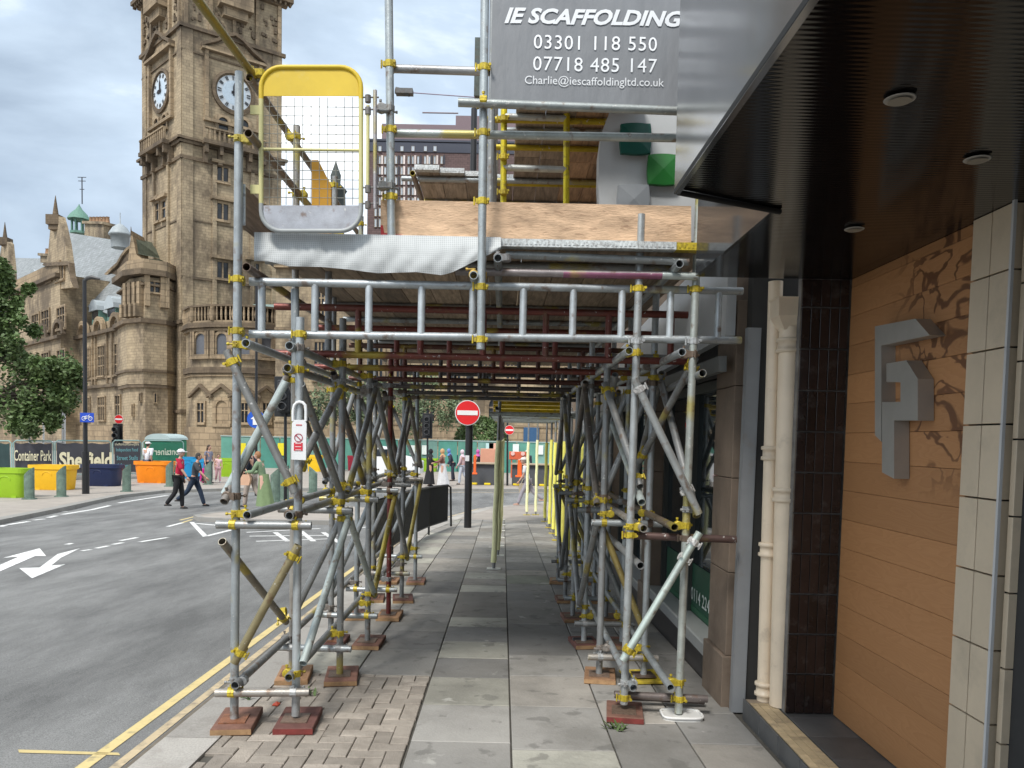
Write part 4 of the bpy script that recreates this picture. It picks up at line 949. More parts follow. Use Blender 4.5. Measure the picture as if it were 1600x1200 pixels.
# --- further scaffold with yellow foam sleeves
ps = thing('padded_scaffold', 'farther scaffold with pale yellow foam sleeves around its posts', 'scaffold', (.5, 15, gz(15)))
FOAM = (.88, .87, .50)
def padded(x, y, lean=0, col=FOAM, zs=1.60):
    zg = gz(y); tb('post', (x, y, zg+.02), (x+lean, y, 2.15), GAL2, parent=ps)
    b = B(); zt = zs+rr_.uniform(-.06, .03)
    b.path([(x+lean*(z-zg)/2.4+.006*math.sin(z*9), y, z) for z in [zg+.10+(zt-zg-.10)*i/8 for i in range(9)]], [.041, .039, .039, .038, .040, .039, .039, .040, .039], 12); b.build('foam_sleeve', mat_foam, ps, color=tint(col, rr_.uniform(.92, 1.08)))
    b = B(); b.box((x, y, zg+.008), (.2, .15, .012), ch=.003); b.build('foot_pad', PAINT, ps, color=(.6, .6, .55) if x < .5 else YC)
mat_foam = mat('foam sleeve', rough=.9, use_obj=True, nscale=8, namt=.12, bump=.2)
for Y, x in ((11.05, -.10), (12.6, -.05), (14.0, -.04), (15.5, -.03), (17.0, -.02), (18.5, -.01), (20.1, 0.0), (22.0, .72), (22.1, .98)): padded(x, Y, .04 if Y < 11.5 else 0)
for Y, x in ((11.6, 1.12), (12.8, 1.12), (14.0, 1.12), (15.2, 1.11), (16.6, 1.13), (18.0, 1.13), (19.8, 1.12), (13.4, 1.40), (15.8, 1.40)): padded(x, Y, col=(.80, .75, .16))
for i, Y in enumerate((10.9, 11.8, 12.9, 14.1, 15.4, 16.8, 18.2)):
    tb('transom', (-.2, Y, 1.97+.01*i), (1.25, Y, 1.97+.01*i), GAL if i % 2 else GALL, parent=ps)
for i in range(5):
    tb('yellow_beam', (-.16, 11.0+.25*i, 2.24-.045*i), (1.0, 11.0+.25*i, 2.24-.045*i), (.60, .42, .01), parent=ps, r=1.15)
for x in (-.1, 1.12): tb('ledger', (x, 10.8, 2.04), (x, 20.2, 2.10), GAL2, parent=ps)
for Y in (18.5,): 
    b = B(); b.box((.5, Y, 2.3), (1.5, 1.9, .04)); b.build('deck_board', BOARD, ps, color=(.2, .15, .1))
# ================================================================== TOWN HALL
th = thing('town_hall', 'ornate soot-stained sandstone town hall with a tall clock tower', 'building', (-29, 70, -.55))
class Wall:
    def __init__(s, x0, y0, dx, dy):
        L = math.hypot(dx, dy); s.p = Vector((x0, y0, 0)); s.d = Vector((dx/L, dy/L, 0)); s.n = Vector((s.d.y, -s.d.x, 0))
        if s.n.y > 0: s.n = -s.n
    def hit(s, px, py):
        r = Vector(ray(px, py)); o = Vector((0, 0, CH)); t = (s.p-o).dot(s.n)/r.dot(s.n); q = o+r*t
        return (q-s.p).dot(s.d), q.z
    def P(s, a, z, d=0): return s.p+s.d*a+s.n*d+Vector((0, 0, z))
    def box(s, b, a0, a1, z0, z1, d0, d1):
        if a0 > a1: a0, a1 = a1, a0
        pts = [s.P(a0, z0, d0), s.P(a1, z0, d0), s.P(a1, z0, d1), s.P(a0, z0, d1)]
        x = s.d.cross(s.n).z
        if x < 0: pts = pts[::-1]
        b.prism(pts, (0, 0, z1-z0)); return b
    def rect(s, x0, y0, x1, y1):
        ym = (y0+y1)/2; xm = (x0+x1)/2; a0 = s.hit(x0, ym)[0]; a1 = s.hit(x1, ym)[0]; z1 = s.hit(xm, y0)[1]; z0 = s.hit(xm, y1)[1]
        return min(a0, a1), max(a0, a1), z0, z1
    def win(s, x0, y0, x1, y1, nm=1, ntr=1, arch=False, parent=None, fr=.22, pd=.02, hood=False, glass=None, deep=.16):
        a0, a1, z0, z1 = s.rect(x0, y0, x1, y1); b = B(); am = (a0+a1)/2; r = (a1-a0)/2
        s.box(b, a0-fr, a0, z0, z1, pd, deep); s.box(b, a1, a1+fr, z0, z1, pd, deep); s.box(b, a0-fr, a1+fr, z0-fr, z0-.003, pd, deep+.1)
        if arch:
            zc = z1-r; n = 8; ins = []; outs = []
            for i in range(n+1):
                t = math.pi*i/n; ins.append((am+r*math.cos(t), zc+r*math.sin(t))); outs.append((am+(r+fr)*math.cos(t), zc+(r+fr)*math.sin(t)))
            vs = [s.P(a, z, deep+.01) for a, z in ins]+[s.P(a, z, deep+.01) for a, z in outs]+[s.P(a, z, pd) for a, z in ins]+[s.P(a, z, pd) for a, z in outs]; m = n+1
            b.add(vs, [(i, i+1, m+i+1, m+i) for i in range(n)]+[(i, 2*m+i, 2*m+i+1, i+1) for i in range(n)]+[(m+i, m+i+1, 3*m+i+1, 3*m+i) for i in range(n)])
        else: s.box(b, a0-fr, a1+fr, z1+.003, z1+fr, pd, deep)
        if hood: s.box(b, a0-fr-.35, a1+fr+.35, z1+fr+.02, z1+fr+.3, pd, deep+.35)
        mw = min(.13, (a1-a0)*.14)
        for i in range(1, nm+1):
            a = a0+(a1-a0)*i/(nm+1); s.box(b, a-mw/2, a+mw/2, z0, z1-(r*.4 if arch else 0), pd+.01, deep-.03)
        for j in range(1, ntr+1):
            z = z0+(z1-z0)*(.62 if ntr == 1 else j/(ntr+1)); s.box(b, a0, a1, z-mw/2, z+mw/2, pd+.012, deep-.05)
        o = b.build('window', STONE_T, parent or th); b = B()
        if arch:
            zc = z1-r; pts = [s.P(a0, z0, pd), s.P(a1, z0, pd)]+[s.P(am+r*math.cos(math.pi*i/8), zc+r*math.sin(math.pi*i/8), pd) for i in range(9)]
            b.prism(pts, -s.n*.01)
        else: s.box(b, a0, a1, z0, z1, pd-.01, pd+.004)
        b.build('pane', glass or GLASS, o); return o
def part(name, b, m, color=None, parent=None): return b.build(name, m, parent or th, color=color)
TR = Wall(-29.2, 70, .809, .588); TL = Wall(-29.2, 70, -.719, .695)
WR, WL_ = 9.02, 8.8
zc = lambda y: at(285, y, 70).z
# shaft of the tower
c0 = TR.P(0, -.6); c1 = TR.P(WR, -.6); c3 = TL.P(WL_, -.6); c2 = c1+(c3-c0)
b = B(); b.prism([c0, c1, c2, c3], (0, 0, 47)); part('tower_shaft', b, STONE)
for W, wd in ((TR, WR), (TL, WL_)):
    b = B()
    for a0, a1 in ((-.02, .9), (wd-.9, wd)): W.box(b, a0, a1, -.6, zc(36), 0, .12)
    for a0, a1 in ((2.6, 2.95), (wd-2.95, wd-2.6)): W.box(b, a0, a1, 8, zc(245), 0, .22)
    part('corner_pilasters', b, STONE)
    b = B()
    for y_, h, d in ((36, .32, .3), (242, .3, .22), (500, .35, .3), (430, .2, .12), (640, .3, .25), (340, .12, .08), (75, .15, .12)):
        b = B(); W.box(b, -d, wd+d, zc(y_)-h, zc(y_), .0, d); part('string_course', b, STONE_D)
    # balcony
    zb = zc(214); b = B(); W.box(b, -.5, wd+.5, zb-.22, zb, 0, .5); W.box(b, -.3, wd+.3, zb-.5, zb-.22, 0, .3); W.box(b, 1.6, wd-1.6, zb-.35, zb, .5, 1.1)
    for a in (1.9, 3.2, wd-3.2, wd-1.9): W.box(b, a-.18, a+.18, zb-1.9, zb-.35, .0, .5); W.box(b, a-.15, a+.15, zb-1.1, zb-.35, .5, .95)
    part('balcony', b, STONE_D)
    b = B(); W.box(b, 1.65, wd-1.65, zb+1.0, zb+1.15, .75, 1.05)
    n = 13
    for i in range(n+1):
        a = 1.7+(wd-3.4)*i/n; W.box(b, a-.09, a+.09, zb, zb+1.0, .8, .98)
    part('balustrade', b, STONE_T)
    # frieze and top cornice
    zf = zc(36); b = B()
    for i in range(5):
        a = .15+(wd-.6)*i/4; W.box(b, a, a+.3, zf, zf+4.3, .0, .25)
    part('frieze_pilaster', b, STONE_T)
    fr3 = random.Random(4); b = B()
    for i in range(4):
        a0 = .55+(wd-.6)*i/4
        for q in range(16):
            a = a0+fr3.uniform(.1, 1.5); z = zf+fr3.uniform(.3, 3.7); sz = fr3.uniform(.12, .3); W.box(b, a, a+sz, z, z+sz*fr3.uniform(.6, 2), .0, fr3.uniform(.08, .2))
    part('frieze_carving', b, STONE_D)['kind'] = 'stuff'
    b = B(); W.box(b, wd/2-1.5, wd/2+1.5, zf+2.4, zf+4.4, .0, 1.1); W.box(b, wd/2-1.1, wd/2+1.1, zf+1.6, zf+2.4, .0, .7); part('oriel_base', b, STONE_T)
    zt = zf+4.3; b = B(); W.box(b, -.4, wd+.4, zt, zt+.35, 0, .4); W.box(b, -.85, wd+.85, zt+.35, zt+.7, 0, .85); W.box(b, -.6, wd+.6, zt+.7, zt+1.0, 0, .6)
    for i in range(22):
        a = -.6+(wd+1.2)*i/21; W.box(b, a-.09, a+.09, zt+.05, zt+.35, .4, .7)
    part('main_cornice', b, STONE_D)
# clock faces
CW = mat('opal clock glass', col=(.48, .52, .55), rough=.3, nscale=3, namt=.05)
for W, px, py, wd in ((TR, 360, 145, WR), (TL, 253, 143, WL_)):
    a, z = W.hit(px, py); a = wd/2 if abs(a-wd/2) < 1.2 else a; r = 1.55; nx = W.n
    Q = Matrix((W.d, Vector((0, 0, 1)), W.n)).transposed()
    ck = B(); ck.lathe(W.P(a, z, 0), [(r+.42, 0), (r+.42, .2), (r+.16, .26), (r+.16, .12)], 36, R=Q, smooth=False); co = part('clock', ck, STONE_D)
    f = B(); f.lathe(W.P(a, z, .13), [(r, 0), (r*.72, .012)], 36, R=Q); f.build('dial', CW, co, color=None)
    f = B(); f.lathe(W.P(a, z, .145), [(r*.70, 0), (r*.60, .01)], 36, R=Q); f.build('dial_centre', mat('clock centre', col=(.42, .50, .57), rough=.3), co)
    for i in range(12):
        t = 2*math.pi*i/12; dv = W.d*math.sin(t)+Vector((0, 0, math.cos(t))); sd_ = W.d*math.cos(t)-Vector((0, 0, math.sin(t))); wn = .10 if i % 3 else .16
        p, q = W.P(a, z, .17)+dv*r*.74, W.P(a, z, .17)+dv*r*.96; f = B()
        for k in ((-.5, .5) if i not in (1, 5) else (0,)): f.prism([p+sd_*(k*wn*1.2-.045), p+sd_*(k*wn*1.2+.045), q+sd_*(k*wn*1.4+.05), q+sd_*(k*wn*1.4-.05)], W.n*.02)
        f.build('numeral', MATTE, co, color=(.04, .045, .05))
    for ang, L, wn in ((2, r*.62, .09), (95, r*.45, .12)) if W is TR else ((2, r*.7, .09), (92, r*.45, .12)):
        t = math.radians(ang); dv = W.d*math.sin(t)+Vector((0, 0, math.cos(t))); sd_ = W.d*math.cos(t)-Vector((0, 0, math.sin(t))); o_ = W.P(a, z, .20); f = B()
        f.prism([o_-dv*.25-sd_*wn, o_-dv*.25+sd_*wn, o_+dv*L*.6+sd_*wn*1.4, o_+dv*L, o_+dv*L*.6-sd_*wn*1.4], W.n*.03); f.build('clock_hand', MATTE, co, color=(.02, .02, .025))
    # surround, pediment over the clock, arch below
    b = B()
    for s_ in (-1, 1): W.box(b, a+s_*2.45-.16, a+s_*2.45+.16, z-3.0, z+3.1, 0, .3)
    W.box(b, a-2.9, a+2.9, z+3.1, z+3.35, 0, .55); W.box(b, a-2.7, a+2.7, z-3.1, z-2.85, 0, .35); part('clock_surround', b, STONE_T)
    b = B(); ped = [(a-2.9, z+3.36), (a-2.9, z+3.6), (a-1.6, z+4.3), (a-.7, z+5.0), (a, z+5.3), (a+.7, z+5.0), (a+1.6, z+4.3), (a+2.9, z+3.6), (a+2.9, z+3.36)]
    pin = [(a-2.3, z+3.37), (a-1.3, z+4.0), (a, z+4.75), (a+1.3, z+4.0), (a+2.3, z+3.37)]
    for (p, q) in zip(ped[1:-2], ped[2:-1]):
        b.prism([W.P(p[0], p[1]-.3, 0), W.P(q[0], q[1]-.3, 0), W.P(q[0], q[1], 0), W.P(p[0], p[1], 0)], W.n*.6)
    part('pediment', b, STONE_D); b = B(); b.prism([W.P(*p, 0) for p in pin], W.n*.15); part('tympanum', b, STONE_T)
for x0, x1, y0, y1 in ((341, 356, 184, 204), (373, 388, 188, 208)): TR.win(x0, y0, x1, y1, 0, 0, True, fr=.3)
for x0, x1, y0, y1 in ((243, 249, 186, 206), (255, 262, 180, 202)): TL.win(x0, y0, x1, y1, 0, 0, True, fr=.2)
for x0, x1, y0, y1 in ((339, 356, 319, 344), (339, 356, 410, 435), (392, 404, 322, 346), (392, 404, 412, 436), (339, 356, 262, 284)): TR.win(x0, y0, x1, y1, 1, 0, hood=True)
for x0, x1, y0, y1 in ((245, 250, 318, 346), (255, 261, 315, 342)): TL.win(x0, y0, x1, y1, 0, 1, hood=True)
# --- bow-fronted block at the foot of the tower
FR = Wall(-27.6, 66.5, 1, .02)
def bowpt(px, Yb=66.5): return at(px, 600, Yb)
bx = [(291, 68.5), (300, 66.6), (330, 65.6), (365, 65.3), (400, 65.6), (430, 66.6), (446, 68.5)]
P_ = [Vector((at(px, 600, Yb).x, Yb, 0)) for px, Yb in bx]
zof = lambda y: at(365, y, 65.3).z
def bow(name, z0, z1, off, m):
    cen = Vector((P_[3].x, 71, 0)); ring = [p+(p-cen).normalized()*off for p in P_]+[Vector((P_[-1].x+off, 74, 0)), Vector((P_[0].x-off, 74, 0))]
    b = B(); b.prism([p+Vector((0, 0, z0)) for p in ring], (0, 0, z1-z0)); return part(name, b, m)
bow('bow_wall', -.6, zof(510), 0, STONE); bow('bow_plinth', -.6, zof(668), .15, STONE_T)
bow('string_course', zof(583), zof(574), .3, STONE_D); bow('string_course', zof(588), zof(584), .15, STONE_T); bow('bow_cornice', zof(512), zof(505), .5, STONE_D); bow('bow_cornice', zof(517), zof(513), .25, STONE_T)
bow('balustrade_rail', zof(479), zof(476), .35, STONE_D); bow('balustrade_base', zof(505), zof(501), .3, STONE_T)
b = B()
for (p, q) in zip(P_[:-1], P_[1:]):
    k = max(2, int((q-p).length/.34))
    for i in range(k):
        c = p+(q-p)*(i+.5)/k; c = c+Vector((0, -.25, 0)); w2 = .3 if i == 0 else .1
        b.lathe(Vector((c.x, c.y, zof(501))), [(w2*.7, 0), (w2*1.15, .5), (w2*.7, 1.1), (w2*.9, zof(479)-zof(501))], 6)
part('balusters', b, STONE_T)['kind'] = 'stuff'
for i, (a, c) in enumerate(zip(bx[1:-2], bx[2:-1])):
    W = Wall(P_[i+1].x, P_[i+1].y, P_[i+2].x-P_[i+1].x, P_[i+2].y-P_[i+1].y); xm = (a[0]+c[0])/2
    W.win(xm-8, 521, xm+8, 554, 0, 0, True, fr=.25, glass=mat('grey blind pane', col=(.10, .105, .12), rough=.4))
    b = B()
    for xx in (a[0]+2, a[0]+5.5, c[0]-5.5, c[0]-2):
        s_, z = W.hit(xx, 540); W.box(b, s_-.1, s_+.1, zof(561), zof(517), 0, .28)
    s0, z = W.hit(a[0], 560); s1, z = W.hit(c[0], 560); W.box(b, s0, s1, zof(561), zof(557), 0, .3); part('attached_columns', b, STONE_T)
    if i in (0, 2, 3): W.win(xm-5, 630, xm+5, 660, 1, 1, fr=.2)
    b = B(); s_, z = W.hit(xm, 600); q = 1.35; zz = zof(618)
    b.prism([W.P(s_-q, zz, 0), W.P(s_, zz+1.0, 0), W.P(s_+q, zz, 0), W.P(s_+q, zz-.25, 0), W.P(s_, zz+.7, 0), W.P(s_-q, zz-.25, 0)], W.n*.3); part('pediment', b, STONE_D)
    W.win(xm-9, 626, xm+9, 662, 0, 0, i == 1, fr=.3, glass=STONE_T) if i == 1 else None
b = B(); RX0, RX1 = at(333, 478, 67).x, at(452, 478, 67).x
b.prism([(RX0, 68, zof(480)), (RX1, 68, zof(480)), (RX1-1, 72, zof(455)), (RX0+2.2, 72, zof(455))], (0, 2, .0)); b.add([(RX0, 67.5, zof(482)), (RX1, 67.5, zof(482)), (RX1-1, 71.5, zof(455)), (RX0+2.2, 71.5, zof(455))], [(0, 1, 2, 3)]); part('slate_roof', b, mat('copper roof', col=(.22, .30, .28), rough=.7, nscale=3, namt=.2))
# --- turret block left of the tower
TP = [Vector((at(px, 600, Yb).x, Yb, 0)) for px, Yb in ((190, 73.0), (203, 69.6), (227, 68.4), (262, 69.6))]
tz = lambda y: at(227, y, 68.4).z
def tur(name, y1, y0, off, m):
    cen = Vector((TP[2].x, 75, 0)); ring = [p+(p-cen).normalized()*off for p in TP]+[Vector((TP[3].x+off, 76, 0)), Vector((TP[0].x-off, 78, 0))]
    b = B(); b.prism([p+Vector((0, 0, tz(y0) if y0 < 690 else -.6)) for p in ring], (0, 0, tz(y1)-(tz(y0) if y0 < 690 else -.6))); return part(name, b, m)
tur('turret_wall', 432, 700, 0, STONE); tur('turret_wall', 500, 600, .35, STONE); tur('string_course', 498, 505, .75, STONE_D); tur('string_course', 577, 581, .55, STONE_D); tur('string_course', 600, 605, .3, STONE_D)
tur('turret_cornice', 421, 430, .8, STONE_D); tur('turret_parapet', 405, 421, .3, STONE_T); tur('string_course', 443, 446, .4, STONE_D)
for i in (1, 2):
    W = Wall(TP[i].x, TP[i].y, TP[i+1].x-TP[i].x, TP[i+1].y-TP[i].y)
    if i == 1:
        for xx in (204.5, 211, 218.5): W.win(xx-2, 444, xx+2, 462, 0, 0, fr=.12)
        b = B()
        for xx in (201, 208, 215, 222.5):
            s_, z = W.hit(xx, 460); W.box(b, s_-.2, s_+.2, tz(475), tz(440), 0, .45); W.box(b, s_-.16, s_+.16, tz(495), tz(475), 0, .8)
        part('attached_columns', b, STONE_T)
        for x0, x1, y0, y1 in ((220, 222, 523, 536), (208, 210, 540, 560), (220, 222, 615, 627), (208, 210, 632, 650)): W.win(x0, y0, x1, y1, 0, 0, fr=.08)
    else:
        W.win(233, 441, 249, 457, 1, 1, fr=.15)
        b = B()
        for xx in (229, 253, 259): s_, z = W.hit(xx, 460); W.box(b, s_-.2, s_+.2, tz(478), tz(430), 0, .4)
        part('attached_columns', b, STONE_T)
        for x0, x1, y0, y1 in ((241, 243.5, 558, 574), (251, 253, 524, 536), (241, 243.5, 615, 629)): W.win(x0, y0, x1, y1, 0, 0, fr=.08)
# pitched turret top
g = [at(px, py, 70.0) for px, py in ((200, 410), (205, 360), (208, 372), (213, 398), (222, 405), (222, 412))]
b = B(); b.prism(g, (0, 2.5, 0)); part('turret_gable', b, STONE_T)
b = B(); vs = [at(207, 372, 70.0), at(212, 396, 70), at(250, 404, 73.5), at(243, 381, 75)]
b.prism(vs, (0, .4, .1)); b.prism([at(222, 404, 70.2), at(250, 405, 72), at(250, 420, 72), at(222, 420, 70.2)], (0, 1, 0)); part('slate_roof', b, mat('mossy roof', col=(.13, .15, .11), rough=.85, nscale=3, namt=.4))
b = B(); b.tube(at(205, 366, 70), at(204.6, 354, 70), .09, 6, .02); part('finial', b, STONE_D)
# --- left wing
LW = Wall(-35.2, 72, -.72, .70); wz = lambda px, py: LW.hit(px, py)[1]
SL = lambda px: LW.hit(px, 560)[0]
zE = wz(160, 517)       # main cornice
def lbox(name, x0, x1, z0, z1, d0, d1, m):
    b = B(); LW.box(b, SL(x0), SL(x1), z0, z1, d0, d1); return part(name, b, m)
zG = wz(100, 440)       # parapet of the gabled bay
zEn = wz(160, 492)
lbox('wing_wall', 205, -60, -.6, zE, -8, 0, STONE)
lbox('parapet', 205, 118, zE, wz(160, 503), -.5, -.15, STONE); lbox('wing_cornice', 205, -60, zE-.35, zE, 0, .4, STONE_D); lbox('string_course', 205, -60, wz(160, 606), wz(160, 602), 0, .3, STONE_D); lbox('string_course', 205, -60, wz(160, 590)-.1, wz(160, 590)+.1, 0, .15, STONE_T); lbox('plinth', 205, -60, -.6, wz(160, 664), 0, .2, STONE_T)
lbox('bay_wall', 121, 40, -.6, zG, -8, 1.6, STONE); lbox('bay_cornice', 122, 39, zG-.35, zG+.05, 1.5, 2.1, STONE_D); lbox('bay_parapet', 121.5, 39.5, zG+.05, wz(100, 447)+1.9, 1.2, 1.7, STONE_T)
lbox('bay_string_course', 122, 40, zE-.35, zE, 1.6, 2.0, STONE_D); lbox('outer_wing_wall', 44, -60, zE, zG-1, -8, .3, STONE)
class Bay(Wall): pass
BW = Wall(*(LW.P(0, 0, 1.6)[:2]), LW.d.x, LW.d.y)
for x0, x1, y0, y1 in ((91, 103, 481, 513), (67, 78, 486, 518), (52, 62, 492, 522)): BW.win(x0, y0, x1, y1, 2, 1, fr=.25)
for x0, x1, y0, y1 in ((91, 103, 548, 590), (67, 78, 552, 592), (52, 61, 556, 594), (91, 103, 625, 655), (67, 78, 626, 655)): BW.win(x0, y0, x1, y1, 2, 1, fr=.2)
b = B()
for px in (95, 70):
    s_, z = BW.hit(px, 524); 
    for i in range(8):
        t0, t1 = math.pi*i/8, math.pi*(i+1)/8; r0, r1 = 1.35, 1.75; f = lambda t, r: BW.P(s_+r*math.cos(t), zE+r*math.sin(t)*.95, 0)
        b.prism([f(t0, r0), f(t0, r1), f(t1, r1), f(t1, r0)], BW.n*.4)
    part('round_pediment', b, STONE_D); b = B()
for x0, x1, y0, y1 in ((137, 141.5, 545, 588), (155, 165, 541, 587), (181, 188, 538, 585), (192, 201, 530, 582)): LW.win(x0, y0, x1, y1, 1 if x1-x0 < 9 else 2, 2, fr=.16)
for x0, x1, y0, y1 in ((137, 141.5, 622, 655), (155, 165, 621, 656), (182, 189, 619, 654), (197, 202, 612, 655)): LW.win(x0, y0, x1, y1, 1 if x1-x0 < 9 else 2, 1, fr=.16)
b = B()
for px in (158, 133, 184):
    s_, z = LW.hit(px, 510)
    for i in range(8):
        t0, t1 = math.pi*i/8, math.pi*(i+1)/8; r0, r1 = 1.0, 1.4; f = lambda t, r: LW.P(s_+r*math.cos(t), zE+r*math.sin(t), 0)
        b.prism([f(t0, r0), f(t0, r1), f(t1, r1), f(t1, r0)], LW.n*.4)
for px in (146, 151, 169, 177, 190): s_, z = LW.hit(px, 560); LW.box(b, s_-.1, s_+.1, wz(160, 600), zE-.35, 0, .2)
part('round_pediments', b, STONE_T)
# roofs
def roofquad(name, pts, m=SLATE):
    b = B(); b.prism(pts, (.3, .8, -.4)); return part(name, b, m)
def LP(px, py, d):      # pixel on the wing plane pushed back d metres
    W = Wall(*(LW.P(0, 0, -d)[:2]), LW.d.x, LW.d.y); s_, z = W.hit(px, py); return W.P(s_, z, 0)
roofquad('slate_roof', [LP(196, 500, 1), LP(112, 470, 1), LP(97, 362, 7), LP(197, 378, 7)]); roofquad('slate_roof', [LP(66, 470, 1), LP(0, 480, 1), LP(-20, 402, 7), LP(72, 404, 7)])
roofquad('slate_roof', [LP(110, 455, .5), LP(40, 480, .5), LP(45, 430, 4), LP(100, 420, 4)])
# gables
def gable(pts, name='gable', d=1.5, th_=.6, m=STONE):
    W = Wall(*(LW.P(0, 0, d)[:2]), LW.d.x, LW.d.y); q = []
    for px, py in pts: s_, z = W.hit(px, py); q.append(W.P(s_, z, 0))
    b = B(); b.prism(q, -W.n*th_); part(name, b, m); return W
gw = gable([(113, 449), (110, 438), (106, 410), (102, 380), (96, 352), (92, 338), (82, 338), (79, 352), (76, 385), (72, 415), (67, 455)])
gable([(115, 449), (110, 438), (108, 410), (104, 408), (68, 411), (66, 414), (70, 416), (106, 414)], 'gable_string', 1.9, .5, STONE_D)
gw.win(89, 416, 101, 438, 2, 0, fr=.2); gw.win(75, 422, 83, 440, 1, 0, fr=.2)
b = B(); c = LP(87, 345, -1.5); b.box(c, (1.35, 1.35, 1.0)); b.box(c+Vector((0, 0, -.7)), (1.0, 1.0, .6)); b.tube(c+Vector((0, 0, .5)), c+Vector((0, 0, 2.6)), .35, 6, .03); part('finial', b, STONE_D)
gable([(19, 470), (17, 420), (13, 380), (9, 376), (6, 376), (2, 385), (-4, 420), (-8, 470)]); b = B(); c = LP(8, 378, -1.5); b.box(c, (1.2, 1.2, .9)); b.tube(c+Vector((0, 0, .4)), c+Vector((0, 0, 2.4)), .3, 6, .03); part('finial', b, STONE_D)
gable([(200, 500), (112, 490), (112, 450), (156, 454), (163, 430), (172, 421), (182, 412), (189, 400), (196, 390), (204, 385), (206, 500)], 'curved_gable', -4.0, .6, STONE_D)
gable([(158, 446), (163, 428), (172, 419), (182, 410), (189, 397), (196, 388), (203, 383), (203, 387), (197, 392), (190, 401), (183, 414), (173, 423), (165, 432), (160, 448)], 'gable_coping', -3.8, .9, STONE_T)
# green dormers
GRN = mat('verdigris timber', col=(.13, .24, .20), rough=.6, nscale=5, namt=.15); LEAD = mat('lead roof', col=(.34, .38, .40), rough=.5, nscale=4, namt=.1)
for px, py, w2 in ((149, 494, 5.5), (174, 490, 6.5), (54, 448, 5)):
    W = Wall(*(LW.P(0, 0, -.7)[:2]), LW.d.x, LW.d.y); s0 = W.hit(px-w2, py)[0]; s1 = W.hit(px+w2, py)[0]; z = W.hit(px, py+12)[1]; zt = W.hit(px, py-8)[1]; r = abs(s1-s0)/2; am = (s0+s1)/2
    b = B(); W.box(b, s0, s1, z, zt, -3, 0); do = part('dormer', b, GRN)
    b = B(); b.prism([W.P(am+r*1.15*math.cos(math.pi*i/8), zt+r*1.1*math.sin(math.pi*i/8), .25) for i in range(9)], -W.n*3.4); b.build('dormer_roof', LEAD, do)
    b = B(); W.box(b, s0+.15*(1 if s1 > s0 else -1), s1-.15*(1 if s1 > s0 else -1), z+.5, zt, 0, .03); b.build('pane', GLASS, do)
# chimneys, cupola, spirelet, mast
for (x0, y0, x1, y1, d) in ((132, 346, 162, 372, 9), (63, 396, 75, 410, 4)):
    q = [LP(x0, y1, d), LP(x1, y1, d), LP(x1, y0, d), LP(x0, y0, d)]
    b = B(); b.prism(q, (1.0, 1.6, 0)); top = [p+Vector((-.1, -.3, 0)) for p in (LP(x0-1, y0+4, d), LP(x1+1, y0+5, d), LP(x1+1, y0+1, d), LP(x0-1, y0, d))]
    b.prism(top, (1.4, 2.2, 0)); co = part('chimney', b, STONE)
    for i in range(6 if x1-x0 > 20 else 2):
        p = LP(x0+2+(x1-x0-4)*i/5, y0, d)+Vector((.4, .6, 0)); f = B(); f.lathe(p, [(.28, 0), (.2, .7), (.26, .75)], 8); f.build('chimney_pot', MATTE, co, color=(.36, .22, .13))
c = LP(124, 366, 10); b = B(); b.lathe(c, [(1.25, 0), (1.25, .3), (1.0, .35)], 8, smooth=False); b.lathe(c+Vector((0, 0, 2.0)), [(1.6, 0), (1.5, .2), (1.1, .8), (.5, 1.4), (.12, 2.0), (.05, 2.2)], 8)
for i in range(8): t = math.pi*i/4; b.tube(c+Vector((math.cos(t), math.sin(t), .3)), c+Vector((math.cos(t), math.sin(t), 2.05)), .12, 5)
part('cupola', b, mat('green copper', col=(.11, .22, .17), rough=.7, nscale=4, namt=.15))
b = B(); t0 = c+Vector((0, 0, 4.0)); t1 = LP(128, 277, 10); t0.x, t0.y = t1.x, t1.y; b.tube(t0, t1, .08, 5)
for k in (1.0, .86, .55): p = t0+(t1-t0)*k; b.tube(p-Vector((.6*k, 0, 0)), p+Vector((.6*k, 0, 0)), .05, 4)
part('mast', b, MATTE, (.05, .05, .06))
c = LP(188, 388, 5); b = B(); b.lathe(c, [(.95, 0), (1.0, 1.3), (1.25, 1.4), (1.15, 1.6), (.8, 2.2), (.3, 2.6), (.06, 2.7), (.04, 3.9)], 10); part('lead_spirelet', b, LEAD)
# --- long right wing
RWX0, RWX1, RWY = -19.0, 9.5, 64.0
rz = lambda y: at(640, y, RWY).z
RW = Wall(RWX0, RWY, 1, 0)
b = B(); RW.box(b, 0, RWX1-RWX0, -.6, rz(420), -9, 0); part('wing_wall', b, STONE)
for q0_, q1_, dd in ((690, 664.1, .25), (664, 661, .35), (615, 611, .3), (520, 516, .3), (424, 416, .6)):
    b = B(); RW.box(b, 0, RWX1-RWX0, rz(q0_), rz(q1_), 0, dd); part('string_course', b, STONE_T)
b = B(); b.prism([(RWX0-.5, RWY-.6, rz(418)), (RWX0-.5, RWY+4.5, rz(355)), (RWX0-.5, RWY+9.5, rz(418))], (RWX1-RWX0, 0, 0)); part('slate_roof', b, SLATE)
for xm in (492, 532, 668, 714, 775):
    RW.win(xm-11, 622, xm+11, 661, 2, 1, True, fr=.35)
for xm in (500, 590, 628, 668, 712, 760, 800, 850, 890): RW.win(xm-8, 535, xm+8, 592, 2, 2, fr=.25); RW.win(xm-7, 445, xm+7, 500, 2, 1, fr=.25)
RW.win(584, 425, 598, 520, 5, 6, fr=.2, glass=mat('pale pane', col=(.25, .27, .30), rough=.3))
b = B(); RW.box(b, RW.hit(818, 670)[0], RW.hit(842, 670)[0], -.5, rz(664), .0, .35); part('blue_doors', b, PAINT, (.03, .09, .19))
